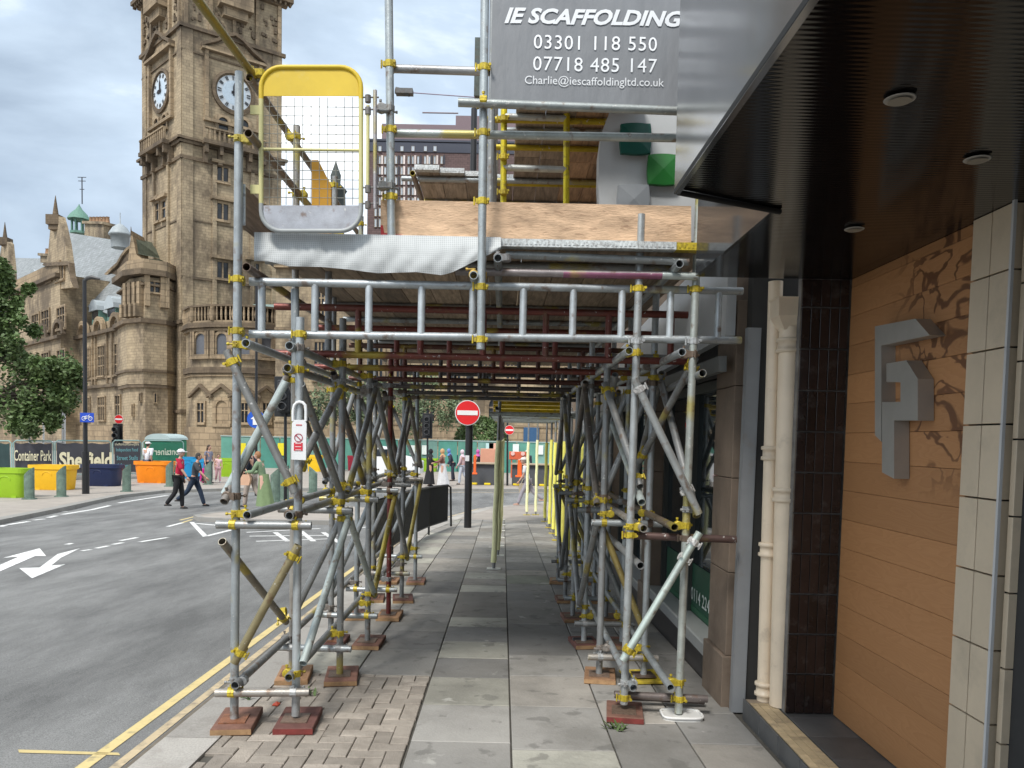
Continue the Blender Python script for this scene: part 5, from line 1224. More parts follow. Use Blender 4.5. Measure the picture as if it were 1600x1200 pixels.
for px, y0, y1, w2 in ((524, 252, 340, .9), (515, 300, 350, .4), (471, 330, 380, .5), (591, 372, 392, .3)):
    b = B(); c = at(px, y1, 66); t = at(px, y0, 66); h = t.z-c.z; b.lathe(c, [(w2, 0), (w2*.9, h*.45), (w2*1.1, h*.47), (w2*.45, h*.6), (w2*.5, h*.75), (w2*.3, h*.85), (.03, h)], 8); part('spire', b, MATTE, (.055, .065, .06))
# ================================================================== FAR BLOCK
fbk = thing('office_block', 'distant brown brick office block with a gridded window front and dark top storey', 'building', (-8, 140, -.5))
YF = 140.0; OB = Wall(at(572, 500, YF).x, YF, 1, 0); oz = lambda y: at(660, y, YF).z
BRK = ashlar('purple brick', (.13, .085, .08), (.09, .06, .06), sc=1.5, soot=.2)
b = B(); OB.box(b, 0, at(900, 500, YF).x-OB.p.x, -.5, oz(223), -18, 0); part('main_block', b, BRK, parent=fbk)
b = B(); OB.box(b, 2.2, at(900, 500, YF).x-OB.p.x, oz(221), oz(189), -16, -1.5); OB.box(b, OB.hit(711, 180)[0], 50, oz(189), oz(172), -14, -2.0); part('plant_storey', b, MATTE, (.19, .14, .15), parent=fbk)
b = B(); OB.box(b, -.2, 40, oz(222), oz(219), -1.5, .3); OB.box(b, 0, 40, oz(238), oz(223), 0, .15); part('dark_band', b, MATTE, (.06, .065, .085), parent=fbk)
WP = mat('bright pane', col=(.42, .46, .50), rough=.25); WC = mat('cream panel', col=(.62, .54, .50), rough=.6)
fo_ = random.Random(8)
for r_, (y0, y1) in enumerate(((229, 237), (244, 256.5), (261, 273), (277, 289), (293, 305), (309, 321), (325, 338), (342, 355))):
    for c_ in range(13):
        x = 583+c_*8.6+(2.2 if c_ % 3 == 0 else 0)
        if r_ == 0:
            if c_ % 2: OB.win(x, y0, x+4.5, y1, 0, 0, parent=fbk, fr=.03, glass=WP, pd=.18, deep=.22)
            continue
        OB.win(x, y0, x+3.2, y1, 0, 0, parent=fbk, fr=.05, glass=WP, deep=.12)
        b = B(); a0, a1, z0, z1 = OB.rect(x+4.2, y0-1, x+7.0, y1); OB.box(b, a0, a1, z0, z1, .0, .10); part('cladding_panel', b, WC if c_ % 2 else MATTE, (.62, .54, .50) if c_ % 2 else (.05, .05, .06), parent=fbk)
b = B(); a = at(660, 176, YF-4); c = at(716, 177, YF-4); b.tube(a, c, .12, 5); part('roof_rail', b, MATTE, (.2, .15, .16), parent=fbk)
# ================================================================== TREES
def tree(name_label, base, H, crown, nleaf, lm, leaf=.13, seed=1, tr=.2, group=None, cat='tree'):
    r = random.Random(seed); t = thing('street_tree', name_label, cat, base, group)
    b = B(); base = Vector(base); top = base+Vector((0, 0, H*.8)); pts = [base+(top-base)*i/6+Vector((r.uniform(-.1, .1), r.uniform(-.1, .1), 0))*(i > 0) for i in range(7)]
    b.path(pts, [tr*(1-.12*i) for i in range(7)], 8); ends = []
    for c, rad in crown:
        c = Vector(c); k = pts[min(6, 2+int(r.random()*4))]; mid = (k+c)/2+Vector((r.uniform(-.3, .3), r.uniform(-.3, .3), .2))
        b.path([k, mid, c], [tr*.4, tr*.22, tr*.08], 5); ends.append((c, rad))
        for q in range(4):
            e = c+Vector((r.gauss(0, 1), r.gauss(0, 1), r.gauss(0, .6)))*rad*.6; b.path([mid, (mid+e)/2+Vector((0, 0, .1)), e], [tr*.15, tr*.1, tr*.04], 4); ends.append((e, rad*.55))
    b.build('trunk', BARK, t); vs = []; fs = []
    for i in range(nleaf):
        c, rad = r.choice(ends); d = Vector((r.gauss(0, 1), r.gauss(0, 1), r.gauss(0, 1))); d.normalize(); p = c+d*rad*(r.random()**.45)*r.uniform(.7, 1.1); p.z -= abs(r.gauss(0, .1))
        s = leaf*r.uniform(.6, 1.3); a = Vector((r.gauss(0, 1), r.gauss(0, 1), r.gauss(0, .5))).normalized()*s; e = Vector((r.gauss(0, 1), r.gauss(0, 1), r.gauss(0, 1))); e = (e-a*(e.dot(a)/a.dot(a))).normalized()*s*.32
        n = len(vs); vs += [p-a*.5, p+e, p+a*.5, p-e]; fs.append((n, n+1, n+2, n+3))
    cb = B(); cb.add(vs, fs); cb.build('crown', lm, t); return t
def crownpx(l): return [(tuple(at(px, py, Y)), rad) for px, py, Y, rad in l]
tree('large leafy tree overhanging the fence at the left edge', (at(-40, 700, 36).x, 36, -.55), 8.5,
     crownpx([(-30, 470, 35, 1.6), (-5, 445, 34.5, .8), (8, 505, 34, .7), (-25, 560, 34, 1.6), (30, 575, 33.5, .8), (10, 620, 33.5, 1.3), (75, 580, 33.5, .8), (100, 570, 33.2, .75), (60, 625, 33.4, 1.1), (95, 612, 33, .7), (30, 655, 33, .8), (118, 585, 33.2, .35), (-40, 640, 35, 1.4), (5, 540, 34, .9), (-8, 480, 34, .9), (42, 450, 34.5, .25), (28, 470, 34.5, .3), (85, 655, 33, .4), (5, 420, 34.5, .5)]), 26000, LEAFM, .20, 3, .3)
for i, (lab, x, Y, cr_) in enumerate((('slender pale-leaved tree in front of the town hall, left of the no entry sign', 560, 46, [(505, 612, 46, 1.3), (520, 640, 46, 1.1), (545, 620, 46, 1.2), (570, 600, 46, 1.0), (500, 650, 46, .7), (560, 645, 46, .8), (600, 610, 46, .8)]),
                                     ('slender pale-leaved tree directly behind the lamp column with the no entry sign', 655, 50, [(640, 612, 50, 1.2), (665, 630, 50, 1.2), (690, 640, 50, 1.1), (705, 652, 50, .8), (650, 650, 50, 1.0), (625, 635, 50, 1.0), (680, 600, 50, .9), (715, 625, 50, .6)]))):
    tree(lab, (at(x, 700, Y).x, Y, -.55), 6.5, crownpx(cr_), 5200, LEAF2, .17, 9+i, .14, 'pale street trees')
hb = B(); c = at(752, 690, 52); r = random.Random(2); vs = []; fs = []
for i in range(2600):
    d = Vector((r.gauss(0, 1), r.gauss(0, 1), r.gauss(0, 1))).normalized(); p = c+Vector((d.x*1.8, d.y*1.2, abs(d.z)*1.7))*r.uniform(.85, 1.03); s = .12
    a = Vector((r.gauss(0, 1), r.gauss(0, 1), r.gauss(0, 1))).normalized()*s; e = a.cross(d).normalized()*s*.5; n = len(vs); vs += [p-a, p+e, p+a, p-e]; fs.append((n, n+1, n+2, n+3))
hb.add(vs, fs); o = hb.build('clipped_bush', LEAFM, org=Vector((c.x, c.y, -.5))); tag(o, 'rounded clipped green bush behind the green hoarding', 'bush')
# weeds and litter on the footway
for i, (px, py, n_, lab) in enumerate(((480, 1084, 26, 'small green weed beside the second kerbside scaffold post'), (383, 1092, 12, 'tiny weed in the paver joints by the front kerbside post'), (962, 1138, 22, 'low weed growing in the slab joint below the shop-side front post'))):
    g_ = gnd(px, py); b = B(); r = random.Random(i)
    for k in range(n_):
        an = r.uniform(0, 6.28); d = Vector((math.cos(an), math.sin(an), .7)); p = g_+Vector((r.gauss(0, .025), r.gauss(0, .03), 0)); q = Vector((-d.y, d.x, 0))*.006; b.add([p-q, p+q, p+d*.035+q, p+d*.05, p+d*.035-q], [(0, 1, 2, 3, 4)])
    o = b.build('weed', LEAFM, org=g_); tag(o, lab, 'weed')
g_ = gnd(430, 1103); b = B(); b.add([g_+Vector((-.02, 0, .004)), g_+Vector((.02, -.01, .008)), g_+Vector((.028, .02, .012)), g_+Vector((0, .03, .02)), g_+Vector((-.02, .02, .006))], [(0, 1, 2, 3, 4)]); b.prism([g_+Vector((-.02, 0, .002)), g_+Vector((.02, -.01, .002)), g_+Vector((.02, .02, .002))], (0, 0, .004)); o = b.build('litter_scrap', PAINT, org=g_, color=(.6, .07, .02)); tag(o, 'small orange-red scrap of litter on the block paving', 'litter')
g_ = gnd(910, 1008); b = B(); b.tube(g_+Vector((-.08, 0, .034)), g_+Vector((.075, .01, .034)), .033, 14); b.tube(g_+Vector((-.088, 0, .034)), g_+Vector((-.08, 0, .034)), .026, 14, .033); b.tube(g_+Vector((.075, .01, .034)), g_+Vector((.083, .01, .034)), .033, 14, .026); o = b.build('drink_can', PAINT, org=g_, color=(.015, .015, .018)); tag(o, 'black drink can lying beside a shop-side sole board', 'can')
# ================================================================== STREET THINGS
def planter(px0, px1, ytop, ybot, col, lab, Y=None):
    g_ = gnd((px0+px1)/2, ybot-3); Y = Y or g_.y; x0 = at(px0, ytop, Y).x; x1 = at(px1, ytop, Y).x; zt = at((px0+px1)/2, ytop, Y).z; zb = gz(Y); W_ = x1-x0; H_ = zt-zb; D_ = W_*.62; yc = Y+D_/2; xc = (x0+x1)/2
    t = thing('planter', lab, 'planter', (xc, yc, zb), 'coloured plastic planters')
    def ring(w_, d_, z, r):
        pts = rr(-w_/2, w_/2, -d_/2, d_/2, r, 5); return [Vector((xc+a, yc+c, zb+z)) for a, c in pts]
    b = B(); lv = [(.80, .80, .0, .15), (.84, .84, .04, .18), (.93, .93, H_*.82, .2)]; rg = [ring(W_*a, D_*c, z, r*W_) for a, c, z, r in lv]; n = len(rg[0]); vs = sum(rg, [])
    b.add(vs, [(k*n+i, k*n+(i+1) % n, (k+1)*n+(i+1) % n, (k+1)*n+i) for k in range(2) for i in range(n)], 0, True); b.add(rg[0], [list(range(n))[::-1]])
    for sx in (-.22, .22): b.box((xc+sx*W_, yc-D_*.40, zb+.03), (.16, .06, .07))
    b.build('tub', PAINT, t, color=col); b = B(); lv = [(.93, .93, H_*.82, .2), (1, 1, H_*.84, .2), (1, 1, H_, .2), (.93, .93, H_, .18), (.90, .90, H_*.9, .17)]
    rg = [ring(W_*a, D_*c, z, r*W_) for a, c, z, r in lv]; vs = sum(rg, []); b.add(vs, [(k*n+i, k*n+(i+1) % n, (k+1)*n+(i+1) % n, (k+1)*n+i) for k in range(4) for i in range(n)], 0, False); b.build('rim', PAINT, t, color=col)
    b = B(); b.prism([v for v in ring(W_*.9, D_*.9, H_*.9, .17*W_)], (0, 0, .01)); b.build('soil', MATTE, t, color=(.05, .035, .025))
    c_ = Vector((xc, yc-D_*.455, zb+H_*.6)); b = B(); b.path([c_+Vector((.17*math.cos(a), 0, .12*math.sin(a))) for a in [math.pi*i/8 for i in range(9)]], .018, 6); b.build('moulded_lip', PAINT, t, color=col)
planter(-24, 36, 732, 781, (.28, .47, .015), 'lime green planter tub cut by the left edge'); planter(37, 106, 727, 769, (.78, .44, .01), 'yellow planter tub in front of the Container Park banner')
planter(120, 181, 726, 763, (.010, .02, .07), 'navy blue planter tub behind the black lamp column'); planter(204, 264, 721, 758, (.85, .24, .005), 'orange planter tub beside the man in the red shirt')
planter(284, 304, 714, 751, (.01, .24, .50), 'bright blue planter tub with white mark, half hidden by the walking men'); planter(296, 322, 717, 752, (.01, .26, .52), 'second bright blue planter tub beside the woman with pink case')
planter(340, 366, 716, 748, (.28, .47, .015), 'lime green planter tub behind the small girl in pink'); planter(478, 503, 711, 740, (.80, .50, .01), 'yellow planter tub behind the pointed bollard on the island')
planter(655, 684, 716, 740, (.32, .55, .02), 'lime green planter tub behind the woman in black'); planter(699, 718, 711, 740, (.02, .09, .22), 'blue planter tub behind the woman in the white skirt')
planter(542, 558, 712, 738, (.5, .03, .06), 'red planter tub left of the white van')
BOL = (.13, .19, .15)
def bollard(px, py, h, lab, flip=1, w_=.15):
    g_ = gnd(px, py); t = thing('bollard', lab, 'bollard', g_, 'verdigris bollards with slanted tops'); b = B(); n = 14; zs = g_.z
    vs = []; 
    for i in range(n):
        a = 2*math.pi*i/n; vs.append(g_+Vector((w_*math.cos(a), w_*.8*math.sin(a), 0)))
    tops = [v+Vector((0, 0, h-.28*(.5-.5*flip*math.cos(2*math.pi*i/n)))) for i, v in enumerate(vs)]
    b.add(vs+tops, [(i, (i+1) % n, n+(i+1) % n, n+i) for i in range(n)]+[list(range(n, 2*n))]); b.build('post', BOLM, t, color=BOL)
    b = B(); b.lathe(g_, [(w_+.07, 0), (w_+.06, .03), (w_, .035)], 14); b.build('foot_ring', BOLM, t, color=[c*.6 for c in BOL])
BOLM = mat('verdigris', rough=.75, use_obj=True, nscale=7, namt=.35, dirt=(.24, .33, .27), dscale=3, damt=.5, world=True)
bollard(46, 780, 1.0, 'leftmost bollard, between the lime and yellow tubs'); bollard(96, 776, 1.02, 'bollard in front of the right end of the yellow tub'); bollard(198, 768, 1.0, 'bollard left of the orange tub', 1); bollard(265, 760, 1.05, 'bollard between the orange tub and the man in red', 1); bollard(325, 757, 1.0, 'bollard beside the woman with the pink case')
for px, py, h, lab in ((430, 784, 1.12, 'broad bollard on the island behind the woman in green'), (444, 780, 1.15, 'broad bollard on the island next to the inspection tag post'), (489, 770, 1.0, 'pointed narrow bollard on the island in front of the yellow tub')): bollard(px, py, h, lab, 1 if px != 489 else -1, .16)
# street lamps and signs
def post(px0, y0, py1, px1, Y, r, name, lab, cat, col=(.012, .012, .014), zb=None, low=None):
    a = at(px0, y0, Y); c = at(px1, py1, Y); a.z = gz(Y); t = thing(name, lab, cat, a); b = B(); b.tube(a, c, r, 12, r*.8)
    if low: b.tube(a, a+(c-a).normalized()*low[1], low[0], 12)
    b.build('column', PAINT, t, color=col); return t, a, c
t, a, c = post(134, 771, 437, 132, 26.3, .075, 'street_lamp', 'black street lamp column with a flat lantern and blue cycle sign', 'street lamp', low=(.115, 1.45))
b = B(); L0 = at(131, 437, 26.3); L1 = at(156, 436, 26.3); b.path([L0+Vector((0, 0, -.05)), L0+Vector((.12, 0, .05)), (L0+L1)/2+Vector((0, 0, .07)), L1], [.06, .07, .07, .03], 8); b.build('lantern', PAINT, t, color=(.05, .05, .05))
b = B(); b.box(at(136, 652.5, 26.1), (.47, .02, .32), ch=.004); s_ = b.build('cycle_sign', PAINT, t, color=(.01, .06, .45)); b = B(); cc = at(136, 652.5, 26.08)
for sx in (-.11, .11): b.path([cc+Vector((sx+.065*math.cos(q*math.pi/6), 0, -.03+.065*math.sin(q*math.pi/6))) for q in range(12)], .010, 4, closed=True)
b.path([cc+Vector(v) for v in ((-.11, 0, -.03), (-.05, 0, .05), (.06, 0, .05), (0, 0, -.03), (-.05, 0, .05))], .010, 4); b.path([cc+Vector(v) for v in ((0, 0, -.03), (-.11, 0, -.03))], .010, 4); b.path([cc+Vector(v) for v in ((.11, 0, -.03), (.05, 0, .08), (.085, 0, .09))], .010, 4)
b.build('cycle_symbol', PAINT, s_, color=(.8, .82, .85))
def noentry(px, py, Y, r, parent):
    c = at(px, py, Y); Rq = Matrix.Rotation(math.pi/2, 3, 'X'); b = B(); b.lathe(c+Vector((0, .02, 0)), [(r*1.0, 0), (r, .012)], 28, R=Rq); s = b.build('no_entry_sign', PAINT, parent, color=(.75, .75, .75))
    b = B(); b.lathe(c+Vector((0, .006, 0)), [(r*.94, 0), (r*.94, .004)], 28, R=Rq); b.build('red_disc', PAINT, s, color=(.68, .012, .015)); b = B(); b.box(c+Vector((0, -.003, 0)), (r*1.62, .006, r*.36)); b.build('white_bar', PAINT, s, color=(.8, .8, .8))
t, a, c = post(730.7, 825, 170, 741, 17.6, .085, 'street_lamp', 'tall black lamp column in the footway carrying a large red no entry sign', 'street lamp', low=(.085, 4))
noentry(730.5, 645, 17.45, .285, t); b = B(); b.box(at(730, 716, 17.5), (.09, .012, .13)); b.build('sticker', PAINT, t, color=(.7, .7, .72))
# traffic light and no entry beside the hall
def signal(px, ytop, ybot, Y, lab, hw=.2):
    t, a, c = post(px, ybot, ytop, px, Y, .055, 'traffic_light', lab, 'traffic light'); zt = c.z
    b = B(); b.box((c.x, Y+.02, zt-.55), (hw*2.3, .03, 1.25), ch=.01); b.build('backing_board', PAINT, t, color=(.012, .012, .013)); b = B(); b.box((c.x, Y-.14, zt-.55), (hw*1.2, .26, 1.0), ch=.03); h = b.build('signal_head', PAINT, t, color=(.018, .018, .02))
    for k in range(3):
        b = B(); Rq = Matrix.Rotation(math.pi/2, 3, 'X'); b.lathe((c.x, Y-.26, zt-.24-.31*k), [(.125, 0), (.13, .16), (.11, .16), (.105, .0)], 12, R=Rq); b.build('lens_hood', PAINT, h, color=(.05, .05, .052))
    return t
signal(446, 592, 775, 24, 'black traffic light seen from behind beside the inspection tag post', .30)
signal(668, 648, 742, 38, 'black traffic light beyond the street in front of the pale tree', .22)
t = signal(184, 664, 735, 40, 'black traffic light with a small no entry sign left of the green cabin', .22); noentry(185.5, 655, 39.5, .23, t)
t, a, c = post(400, 790, 440, 401, 27, .05, 'sign_post', 'slim black post with a round blue arrow sign behind the front scaffold post', 'sign post')
cc = at(400, 655, 26.8); Rq = Matrix.Rotation(math.pi/2, 3, 'X'); b = B(); b.lathe(cc, [(.31, 0), (.31, .015)], 26, R=Rq); s = b.build('round_sign', PAINT, t, color=(.01, .09, .50)); b = B(); b.prism([cc+Vector(v)+Vector((0, -.03, 0)) for v in ((-.1, 0, -.2), (.1, 0, -.2), (.1, 0, 0), (.18, 0, 0), (0, 0, .17), (-.18, 0, 0), (-.1, 0, 0))], (0, -.005, 0)); b.build('arrow', PAINT, s, color=(.8, .8, .8))
t, a, c = post(793, 745, 655, 793, 36, .05, 'sign_post', 'black post with a small no entry sign beyond the street', 'sign post'); noentry(796, 672, 35.8, .22, t)
t, a, c = post(132.5, 700, 440, 131, 60, .03, 'flag_pole', 'thin pole rising by the turret of the hall', 'pole'); bpy.data.objects.remove(t.children[0]); bpy.data.objects.remove(t)
# kerb railing filled with dark panel
rl = thing('pedestrian_railing', 'long black kerbside guard railing beyond the left scaffold row', 'railing', (-1.72, 13, gz(13))); pts = [(-1.75, 10.6), (-1.74, 12.2), (-1.68, 14.0), (-1.50, 15.8), (-1.24, 17.4)]
b = B(); tp_ = [Vector((x, y, gz(y)+.98)) for x, y in pts]; b.path([Vector((pts[0][0], pts[0][1], gz(10.6)+.1))]+tp_+[tp_[-1]+Vector((.06, .15, -.06)), Vector((pts[-1][0]+.08, pts[-1][1]+.2, gz(17.4)+.02))], .024, 8); b.path([p-Vector((0, 0, .80)) for p in tp_], .018, 6); b.build('frame', PAINT, rl, color=(.012, .013, .014))
tot = 0; nb = 90
for i in range(nb):
    t = i/(nb-1)*(len(pts)-1); k = min(int(t), len(pts)-2); f = t-k; x = pts[k][0]+(pts[k+1][0]-pts[k][0])*f; y = pts[k][1]+(pts[k+1][1]-pts[k][1])*f
    if i == 0: BARM = B().box((0, 0, 0), (.030, .030, .80)).mesh('bar', PAINT)
    inst('bar', BARM, Matrix.Translation((x, y, gz(y)+.58)), rl, (.010, .011, .012))
for x, y in pts[:-1]:
    b = B(); b.tube((x, y, gz(y)), (x, y, gz(y)+.96), .022, 8); b.build('leg', PAINT, rl, color=(.012, .013, .014))
# fence panels with banners
FP_ = [(-30, 32.0), (20, 32.2), (85, 33.0), (175, 34.5), (222, 35.6), (288, 37.0)]
FLAB = ['dark green mesh fence panel at the left edge', 'mesh fence panel with a dark Container Park banner', 'mesh fence panel with a large dark Sheffield banner', 'mesh fence panel with small teal lettering on a dark banner', 'mesh fence panel with green cloth and reversed lettering']
BNC = mat('dark fence banner', rough=.6, use_obj=True, nscale=1.5, namt=.2, bump=.6, bscale=3, world=True)
for i in range(5):
    (p0, Y0), (p1, Y1) = FP_[i], FP_[i+1]; a = at(p0+1.5, 740, Y0); c = at(p1-1.5, 740, Y1); z0, z1 = -.45, at(p0, 687, Y0).z-.03; a.z = c.z = -.5
    t = thing('fence_panel', FLAB[i], 'fence panel', (a+c)/2, 'temporary mesh fence panels'); d = (c-a).normalized(); b = B(); A_ = Vector((a.x, a.y, 0)); C2 = Vector((c.x, c.y, 0)); z_ = Vector((0, 0, 1))
    b.path([A_+z_*z0, A_+z_*(z1-.1), A_+d*.1+z_*z1, C2-d*.1+z_*z1, C2+z_*(z1-.1), C2+z_*z0], .03, 6); b.path([A_+z_*(z0+.15), C2+z_*(z0+.15)], .02, 5); b.build('tube_frame', PAINT, t, color=(.25, .38, .36))
    b = B(); n = d.cross(z_); col = [(.02, .05, .05), (.055, .055, .068), (.055, .056, .066), (.06, .06, .07), (.02, .16, .09)][i]
    nx = 14; vs = []; L = (C2-A_).length
    for q in range(nx+1):
        for w_ in range(5):
            off = .02+.025*math.sin(q*1.7+w_*.8); vs.append(A_+d*(.05+(L-.1)*q/nx)+z_*(z0+.22+(z1-z0-.3)*w_/4-.06*math.sin(math.pi*((q*3/nx) % 1))*(w_ == 4))+n*off)
    b.add(vs, [(q*5+w_, q*5+w_+1, (q+1)*5+w_+1, (q+1)*5+w_) for q in range(nx) for w_ in range(4)], 0, True); bo = b.build('banner_cloth', BNC, t, color=col)
    for xx in (A_, C2):
        b = B(); b.box(xx+z_*(-.48), (.22, .5, .12), ch=.02); b.build('block_foot', MATTE, t, color=(.08, .08, .08))
    CRE = (.75, .70, .48)
    def tx(s, px0, px1, yb, yt, mt_col, **k):
        Wl = Wall(a.x, a.y, d.x, d.y); s0, zz0 = Wl.hit(px0, yb); s1, _ = Wl.hit(px1, yb); _, zz1 = Wl.hit(px0, yt); text(s, bo, Wl.P(s0, zz0, .07), d, z_, s1-s0, zz1-zz0, PAINT, mt_col, ext=.0, **k)
    if i == 1: tx('Container Park', 22, 80, 720, 703, CRE, bold=.01)
    if i == 2: tx('Sheffield', 92, 174, 731, 706, CRE, bold=.035)
    if i == 3:
        tx('sheffieldcontainerpark', 178, 216, 697, 692, CRE); 
        for k_, s in enumerate(('Independent Food', 'Street Stalls', '& Screen', 'Visit')): tx(s, 180+k_, (214, 214, 202, 200)[k_], 707+12*k_, 700+12*k_, (.16, .40, .42), bold=.01)
    if i == 4: tx('Container', 240, 286, 711, 700, (.62, .66, .52), mirror=True, bold=.01)
# green cabin behind fence
cb = thing('site_cabin', 'green site cabin with a pale curved roof behind the fence', 'cabin', at(246, 735, 40)); x0, x1 = at(228, 700, 39).x, at(267, 700, 39).x
b = B(); b.box(((x0+x1)/2, 40, .3), (x1-x0, 2, 1.9), ch=.05); b.build('body', PAINT, cb, color=(.02, .17, .10)); b = B(); zt = 1.25
b.prism([((x0+x1)/2+(x1-x0)/2*1.04*math.cos(q*math.pi/10), 38.9, zt+.30*math.sin(q*math.pi/10)) for q in range(11)], (0, 2.2, 0)); b.build('roof', PAINT, cb, color=(.42, .52, .52))
# scaffold tower frames under the tree
wf = thing('metal_framework', 'white metal framework behind the fence under the leafy tree', 'frame', at(80, 700, 38)); b = B()
for px in (46, 68, 98, 101): b.tube(at(px, 640, 38), at(px, 700, 38), .05, 6)
for py in (633, 640, 655, 690): b.tube(at(46, py, 38), at(100, py+1, 38), .05, 6)
b.build('frame', PAINT, wf, color=(.7, .7, .7))
# hoarding along the far plaza
hd = thing('site_hoarding', 'long pale green site hoarding in front of the town hall wing', 'hoarding', (-6, 50, -.55)); hx0, hx1 = at(345, 700, 50).x, at(900, 700, 50).x; k = 18
HGM = mat('green hoarding', rough=.5, use_obj=True, nscale=1.0, namt=.25, world=True)
for i in range(k):
    xa_, xb_ = hx0+(hx1-hx0)*i/k, hx0+(hx1-hx0)*(i+1)/k; b = B(); b.box(((xa_+xb_)/2, 50, .45), (xb_-xa_-.06, .05, 2.0)); b.build('hoarding_panel', HGM, hd, color=[(.10, .28, .22), (.16, .30, .26), (.07, .25, .20)][i % 3])
b = B(); b.box(((hx0+hx1)/2, 49.97, 1.48), (hx1-hx0, .08, .06)); b.build('top_rail', PAINT, hd, color=(.35, .45, .43))
for px, py in ((645, 703), (664, 703), (806, 701), (844, 703), (873, 703)):
    b = B(); b.box(at(px, py, 49.9), (.4, .02, .6)); b.build('notice', PAINT, hd, color=(.7, .75, .72))
for px, c in ((378, (.7, .6, .02)), (440, (.7, .6, .02)), (765, (.45, .62, .62)), (770, (.7, .4, .3))):
    b = B(); b.box(at(px, 702, 49.9), (.5, .02, .8)); b.build('notice', PAINT, hd, color=c)
# planter walls and barriers across the street
for i, (px0, px1, lab) in enumerate(((735, 785, 'low dark grey barrier wall left of the padded posts'), (800, 905, 'low dark grey barrier wall right of the padded posts'))):
    x0, x1 = at(px0, 740, 36.5).x, at(px1, 740, 36.5).x; t = thing('barrier_wall', lab, 'barrier', ((x0+x1)/2, 36.5, -.55)); b = B(); b.box(((x0+x1)/2, 36.5, -.05), (x1-x0, .4, 1.0), ch=.02); b.build('wall', MATTE, t, color=(.07, .075, .085)); b = B(); b.box(((x0+x1)/2, 36.45, .47), (x1-x0+.1, .6, .07)); b.build('coping', MATTE, t, color=(.40, .33, .24))
    xx = x0+.2
    while xx < x1-.3:
        b = B(); b.box((xx, 36.2, -.5), (.3, .3, .09), ch=.02); b.build('yellow_block', PAINT, t, color=(.75, .55, .01)); xx += .62
for px, py, w_, h, lab in ((742, 726, .12, .9, 'orange traffic separator beside the lamp column'), (812, 732, .2, .8, 'orange traffic separator left of the walking woman')):
    c = at(px, py, 35.5); b = B(); b.box((c.x, 35.5, c.z), (w_, .2, h), ch=.03); b.box((c.x, 35.5, c.z-h/2+.04), (w_*2, .5, .08), ch=.02); o = b.build('barrier_post', PAINT, org=(c.x, 35.5, -.5), color=(.75, .13, .02)); tag(o, lab, 'barrier')
for px, lab in ((809, 'left red and white lamp-topped sign board above the barrier wall'), (764, 'wide salmon coloured barrier board against the hoarding')):
    t = thing('works_board', lab, 'works board', at(px, 740, 38)); c = at(px, 712 if px > 780 else 712, 38); b = B(); b.box(c, (.85, .05, .4 if px > 780 else .7), ch=.02)
    for s in (-.3, .3): b.box(c+Vector((s, .05, -.6)), (.06, .05, 1.0))
    b.build('board', PAINT, t, color=(.62, .12, .05) if px > 780 else (.62, .30, .20))
    if px > 780:
        for s in (-.25, .25): b = B(); b.lathe(c+Vector((s, -.03, .1)), [(.10, 0), (.10, .04)], 12, R=Matrix.Rotation(math.pi/2, 3, 'X')); b.build('lamp_disc', PAINT, t, color=(.8, .5, .45))
# white van
vn = thing('white_van', 'white van parked beyond the island, seen between the left scaffold posts', 'van', at(600, 742, 36)); Yv = 36; P3 = lambda px, py: at(px, py, Yv)
b = B(); b.prism([P3(px, py) for px, py in ((557, 742), (655, 741), (656, 722), (640, 716), (622, 712), (608, 700), (585, 697), (560, 698), (556, 715))], (0, 1.9, 0)); b.build('body', PAINT, vn, color=(.74, .75, .76))
for pl in (((612, 713), (619, 712), (607, 702), (600, 702), (600, 713)), ((560, 712), (596, 713), (596, 702), (562, 701))):
    b = B(); b.prism([P3(*p)+Vector((0, -.01, 0)) for p in pl], (0, .02, 0)); b.build('window', GLASS, vn)
for px in (580, 640, ):
    c = P3(px, 740); c.z = -.25; b = B(); Rq = Matrix.Rotation(math.pi/2, 3, 'X'); b.lathe(c+Vector((0, .12, 0)), [(.31, 0), (.33, .02), (.33, .15), (.30, .2)], 20, R=Rq); wo = b.build('wheel', MATTE, vn, color=(.02, .02, .02)); b = B(); b.lathe(c+Vector((0, -.09, 0)), [(.19, 0), (.17, .02)], 16, R=Rq); b.build('rim', PAINT, wo, color=(.35, .36, .38))
b = B(); b.box(P3(561, 733)+Vector((0, -.03, 0)), (.25, .06, .12)); b.build('headlight', PAINT, vn, color=(.5, .1, .08))
